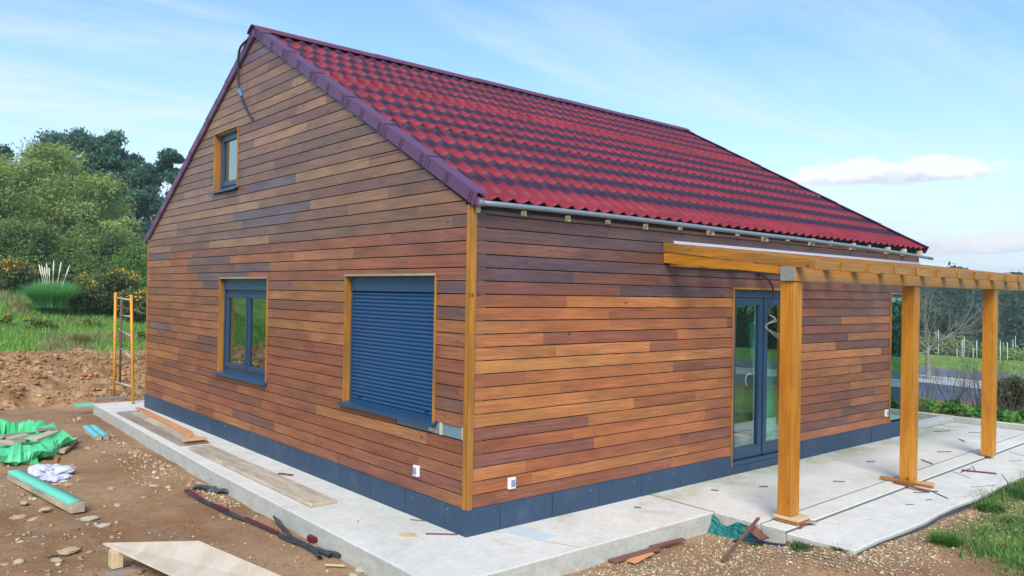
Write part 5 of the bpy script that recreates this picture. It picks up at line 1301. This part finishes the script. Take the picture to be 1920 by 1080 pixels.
# right foreground weeds and grass
n = 60000; xx = rng.uniform(2.2, 9.5, n); yy = rng.uniform(-5.2, -2.25, n); gm = gfr[ig(xx, gx), ig(yy, gy)]; clump = vnoise(xx, yy, 3.2, 55)+.5
k = (gm*1.1*(.25+1.3*clump) > rng.random(n)*.9+.12); xx, yy, clump = xx[k], yy[k], clump[k]; n = len(xx)
bs = np.stack([xx, yy, zat(xx, yy)-.01], -1)
V, Fa, C = blades(bs, rng.uniform(.04, .17, n)*(.4+1.0*clump), rng.uniform(.004, .012, n), rng.uniform(.3, 1.3, n), gcols(n, [(.08, .21, .04), (.13, .30, .05), (.05, .13, .04), (.20, .36, .07), (.22, .24, .10)], .25), .7, 3)
npmesh('weedy_grass', V, Fa, 'grassm', C, label='low weeds and grass creeping over the gravel at right', cat='grass', kind='stuff')
def tuft(x, y, n, rad, h, lab, pal_=[(.05, .14, .03), (.08, .19, .04), (.04, .08, .03)], w_=.008, grp='weed tufts in the gravel'):
    z = float(zat(np.array([x]), np.array([y]))[0]); r_ = rng.random(n)**.6*rad; a = rng.uniform(0, 6.28, n); bs = np.stack([x+r_*np.cos(a), y+r_*np.sin(a), np.full(n, z-.01)], -1)
    V, Fa, C = blades(bs, rng.uniform(.4, 1., n)*h, np.full(n, w_), rng.uniform(.4, 1.5, n), gcols(n, pal_, .25), .6, 3)
    npmesh('weed_tuft', V, Fa, 'grassm', C, label=lab, cat='weed', group=grp, org=Vector((x, y, z)))
tuft(2.42, -1.52, 160, .06, .07, 'tiny weed tuft just below the curved hose'); tuft(2.50, -1.98, 420, .13, .08, 'wider weed tuft in front of the first post'); tuft(2.62, -2.28, 260, .09, .08, 'weed tuft with a pale stone near the path corner')
tuft(3.62, -2.80, 700, .12, .18, 'bright upright grass tuft at the lower edge', [(.10, .26, .03), (.15, .33, .05), (.07, .18, .03)], .009); tuft(5.35, -2.60, 380, .12, .16, 'leafy weed standing beside the broken brick', [(.10, .24, .03), (.06, .15, .03)], .016)
tuft(-2.60, 4.85, 80, .10, .10, 'pale dry weed under the mint topped beam', [(.16, .18, .08), (.10, .13, .05)], .006); tuft(-2.96, 2.28, 60, .05, .05, 'tiny green weed at the lower left', w_=.012)
tuft(6.4, -2.62, 700, .25, .16, 'dense dark green weed cushion against the path edge', [(.04, .13, .03), (.07, .17, .04)], .012)

# dry straw at bank top
p0 = at(262, 672, 19.5); n = 500; bs = np.stack([p0.x+rng.normal(0, .5, n), p0.y+rng.normal(0, .6, n), np.zeros(n)], -1); bs[:, 2] = Hnp(bs[:, 0], bs[:, 1])+.02
V, Fa, C = blades(bs, rng.uniform(.15, .4, n), np.full(n, .014), rng.uniform(.8, 1.6, n), gcols(n, [(.52, .42, .24), (.40, .32, .18)]), .4, 3)
npmesh('straw_patch', V, Fa, 'grassm', C, label='dry straw lying on the bank beside the scaffold frame', cat='straw', kind='stuff')

# ------------------------------------------------------------------ east side
for k in range(11):
    y = -3.2+k*.55; x = 12.25+random.uniform(-.12, .12)+.17*(y-0)*.3
    bush('hedge_shrub', '%s leafy shrub from the right in the row behind the terrace upstand' % ['first', 'second', 'third', 'fourth', 'fifth', 'sixth', 'seventh', 'eighth', 'ninth', 'tenth', 'eleventh'][k], x, y, .38+random.uniform(-.05, .06), .36, 170, .065, (.07, .23, .045), (.20, .46, .09), 12, group='shrub row behind the terrace', asp=1.8, z=H(x, y)-.18, cat='shrub')
# reddish mound behind the shrubs
m = MB(); P = []
for i in range(60):
    y = -6+i*.28; row = []
    for j in range(9):
        t = j/8; x = 12.7+1.3*t+.05*y; z = -.18+.34*math.sin(math.pi*t)*(.8+.25*math.sin(y*1.3)+.15*math.sin(y*4.1)) + .05*noise.noise(Vector((x*5, y*5, 0)))+.03*noise.noise(Vector((x*14, y*14, 0)))
        row.append((x, y, z))
    P.append(row)
m.grid(P); mo, nn = newmat('leafy_red_soil'); ps = nn.n('ShaderNodeNewGeometry').outputs['Position']
finish(nn, nn.mix(nn.ramp(nn.noise(ps, 9, 6, .7), .42, .6), (.34, .15, .07, 1), (.12, .13, .05, 1)), .95, nn.noise(ps, 30, 5), .8, .03); M['redsoil'] = mo
m.build('soil_bank', 'redsoil', kind='structure', fix=False)
# twiggy saplings between bank and road
def sapling(x, y, h, lab, n=7, mat='barkd', grp=None, r_=.008, spread=.35, name='sapling', cat='sapling'):
    z = H(x, y); m = MB()
    for k in range(n): limb(m, (x+random.gauss(0, .05), y+random.gauss(0, .05), z-.05), (random.gauss(0, spread), random.gauss(0, spread), 1), h*random.uniform(.45, .7), r_, 2, .35, .25, 3, .6, 4, .09)
    return m.build(name, mat, fix=False, label=lab, cat=cat, group=grp)
for k, (u, d, h, lab) in enumerate([(1733, 15.5, .9, 'bare twiggy sapling just right of the second post'), (1790, 15.8, .85, 'bare twiggy sapling between second and third posts'), (1812, 15.2, .95, 'taller bare sapling left of the third post'), (1838, 15.5, .9, 'bare sapling hard against the third post')]):
    x, y = base_at(u, d); sapling(x, y, h, lab, grp='bare saplings by the road')
x, y = base_at(1905, 15.0); sapling(x, y, 1.0, 'dense bare brown thicket at the right edge', 22, 'barkd', r_=.010, spread=.8, name='thicket', cat='thicket')
x, y = base_at(1912, 15.6); bush('bush', 'small olive bush at the right edge before the road', x, y, .75, .5, 160, .05, (.06, .07, .03), (.13, .15, .06), 14)
# bare pale tree on the verge
x, y = base_at(1743, 34.5); z = H(x, y); bt = thing('bare_tree', 'leafless pale grey tree on the far verge of the road', 'tree', (x, y, z))
m = MB(); random.seed(21)
tt = [(x, y, z-.2), (x-.02, y, z+.5), (x-.05, y+.03, z+1.0), (x-.04, y, z+1.45)]; m.tube(tt, [.12, .10, .085, .08], 8); m.build('trunk', 'bark', bt, fix=False)
m = MB()
for dx_, dz_, l_ in ((-.8, .95, 1.6), (.2, 1.2, 1.5), (.7, 1.0, 1.8), (-1.2, .1, 1.3), (1.2, .6, 1.9), (-1.1, .7, 1.7), (-.5, 1.1, 1.6), (0, 1.2, 1.6), (.45, 1.1, 1.7), (1.0, .8, 1.9), (1.3, .45, 2.1), (-1.3, .35, 1.5)):
    dvec = RT*dx_+Vector((0, 0, dz_))+Vector((random.gauss(0, .3), random.gauss(0, .3), 0))
    limb(m, (x-.04, y, z+1.40+random.uniform(-.25, .05)), dvec, l_*.72, .034, 4, .34, .10, 3, .6, 4, .13, .66)
m.build('branches', 'bark', bt, fix=False)
# white poles
pole = None
for k, (u, vt, vb, d) in enumerate([(1759.5, 618, 677, 44), (1755, 622, 672, 52), (1794.5, 652, 680, 46), (1804, 638, 680, 48), (1807.5, 634, 681, 44), (1824.5, 652, 682, 46), (1831.5, 638, 683, 44), (1875.5, 640, 687, 43), (1881, 642, 680, 52), (1889, 642, 689, 43), (1899.5, 636, 680, 50), (1904, 630, 680, 50)]):
    b_ = at(u, vb+8, d); t_ = at(u, vt, d); m = MB(); m.tube([b_, t_], .017 if d < 50 else .015, 6)
    m.build('pole', 'polem', label='slim white pole %s' % ['just right of the bare tree trunk', 'standing behind the bare tree trunk', 'alone midway between second and third posts', 'left one of the close pair between the posts', 'right one of the close pair between the posts', 'short, left of the third post', 'nearest left of the third post', 'nearest right of the third post', 'second right of the third post, farther off', 'third right of the third post, thicker', 'in front of the dark wood near the right edge', 'rightmost, at the edge of the view'][k], cat='pole', group='white poles beyond the road')
# brush beyond the verge and wood on the slope
random.seed(5)
for k, (u, d, h, cr, a, b_, lab) in enumerate([(1745, 52, 3.2, 2.0, (.14, .18, .08), (.30, .34, .17), 'pale green thicket behind the bare tree'), (1785, 54, 3.0, 2.2, (.18, .18, .12), (.32, .32, .22), 'greyish brown thicket between the posts'), (1820, 53, 2.8, 2.2, (.12, .20, .08), (.26, .36, .15), 'green thicket behind the white poles'), (1868, 52, 2.6, 2.0, (.18, .18, .13), (.30, .29, .21), 'brownish thicket right of the third post'), (1905, 50, 2.5, 1.8, (.14, .24, .08), (.32, .44, .17), 'light green bush at the right edge beyond the verge')]):
    x, y = base_at(u, d); bush('thicket', lab, x, y, h, cr, 420, .12, a, b_, 26, z=-3.4, cat='thicket')
def wood_mass(name, lab, pts, seed, c0, c1, per=260, size=.38):
    random.seed(seed); cl = []
    for (x, y, z, h, r_) in pts:
        for k in range(7):
            q = random.random(); rr = r_*(1-.6*q)*random.random()**.5; a = random.random()*6.28; s = r_*random.uniform(.35, .55)
            cl.append(((x+rr*math.cos(a), y+rr*math.sin(a), z+h*(.2+.75*q)), (s, s, s*1.1), (hash((round(x), round(y))) % 100)/100*.7+random.random()*.3))
    V, Fa, C = crown(cl, per/4, size, c0, c1, 1.8); npmesh(name, V, Fa, 'leaf', C, label=lab, cat='wood', kind='stuff')
pts = []
for k in range(420):
    u = random.uniform(1650, 2050); d = random.uniform(85, 150); p = at(u, 540, d); hb = -7.2+ (d-85)*.085
    pts.append((p.x, p.y, hb, random.uniform(5.2, 8.2)+(2.0 if random.random() < .1 else 0), random.uniform(1.6, 2.8)))
for u, v, d in [(1748, 503, 118), (1766, 500, 121), (1782, 497, 119), (1790, 498, 122), (1803, 500, 120), (1816, 503, 118), (1836, 506, 122), (1890, 512, 116), (1905, 510, 118), (1918, 512, 116), (1945, 508, 118)]:
    p = at(u, v, d); hb = -7.2+(d-85)*.085; pts.append((p.x, p.y, hb, p.z-hb, 1.7))
wood_mass('woodland', 'dark blue green wood covering the slope beyond the road', pts, 9, (.020, .055, .030), (.060, .125, .050), 300, .42)
pts = []
for k in range(260):
    a = random.uniform(-35, 35); d = random.uniform(40, 95); x = 12+d*math.cos(R(a-38)); y = -10+d*math.sin(R(a-38)); pts.append((x, y, H(x, y) if abs(H(x, y)) < 20 else 0, random.uniform(3, 7), random.uniform(1.5, 3)))
pts += [(x, y, H(x, y), random.uniform(1.5, 2.6), random.uniform(1.5, 2.5)) for x, y in [(-30+random.uniform(-25, 15), 30+random.uniform(-25, 30)) for _ in range(90)]]
wood_mass('reflection_trees', 'unseen green trees and hedges added around the plot for the glass to reflect', pts, 12, (.03, .06, .02), (.09, .15, .045), 200, .30)  # unseen trees, added so the panes have greenery to reflect
m = MB()
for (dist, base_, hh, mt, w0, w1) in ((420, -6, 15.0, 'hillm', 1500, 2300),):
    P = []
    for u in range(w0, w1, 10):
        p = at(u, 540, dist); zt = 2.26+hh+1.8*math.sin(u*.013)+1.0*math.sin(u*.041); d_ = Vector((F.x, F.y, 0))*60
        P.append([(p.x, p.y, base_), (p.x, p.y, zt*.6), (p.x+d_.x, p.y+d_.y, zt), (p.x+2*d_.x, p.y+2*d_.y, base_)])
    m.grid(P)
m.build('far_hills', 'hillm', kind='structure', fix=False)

# the air over the plot and the valley
m = MB(); m.box((-405, -405, -12), (580, 580, 24)); hz = m.build('haze', 'ground', kind='stuff', fix=True)
hm = bpy.data.materials.new('haze_air'); hm.use_nodes = True; hm.node_tree.nodes.clear(); hn = NT(hm.node_tree)
pv = hn.n('ShaderNodeVolumePrincipled', Color=(.82, .92, 1.0, 1), Density=.0010, Anisotropy=.2)
hn.n('ShaderNodeOutputMaterial', Volume=pv.outputs[0])
hz.data.materials.clear(); hz.data.materials.append(hm)
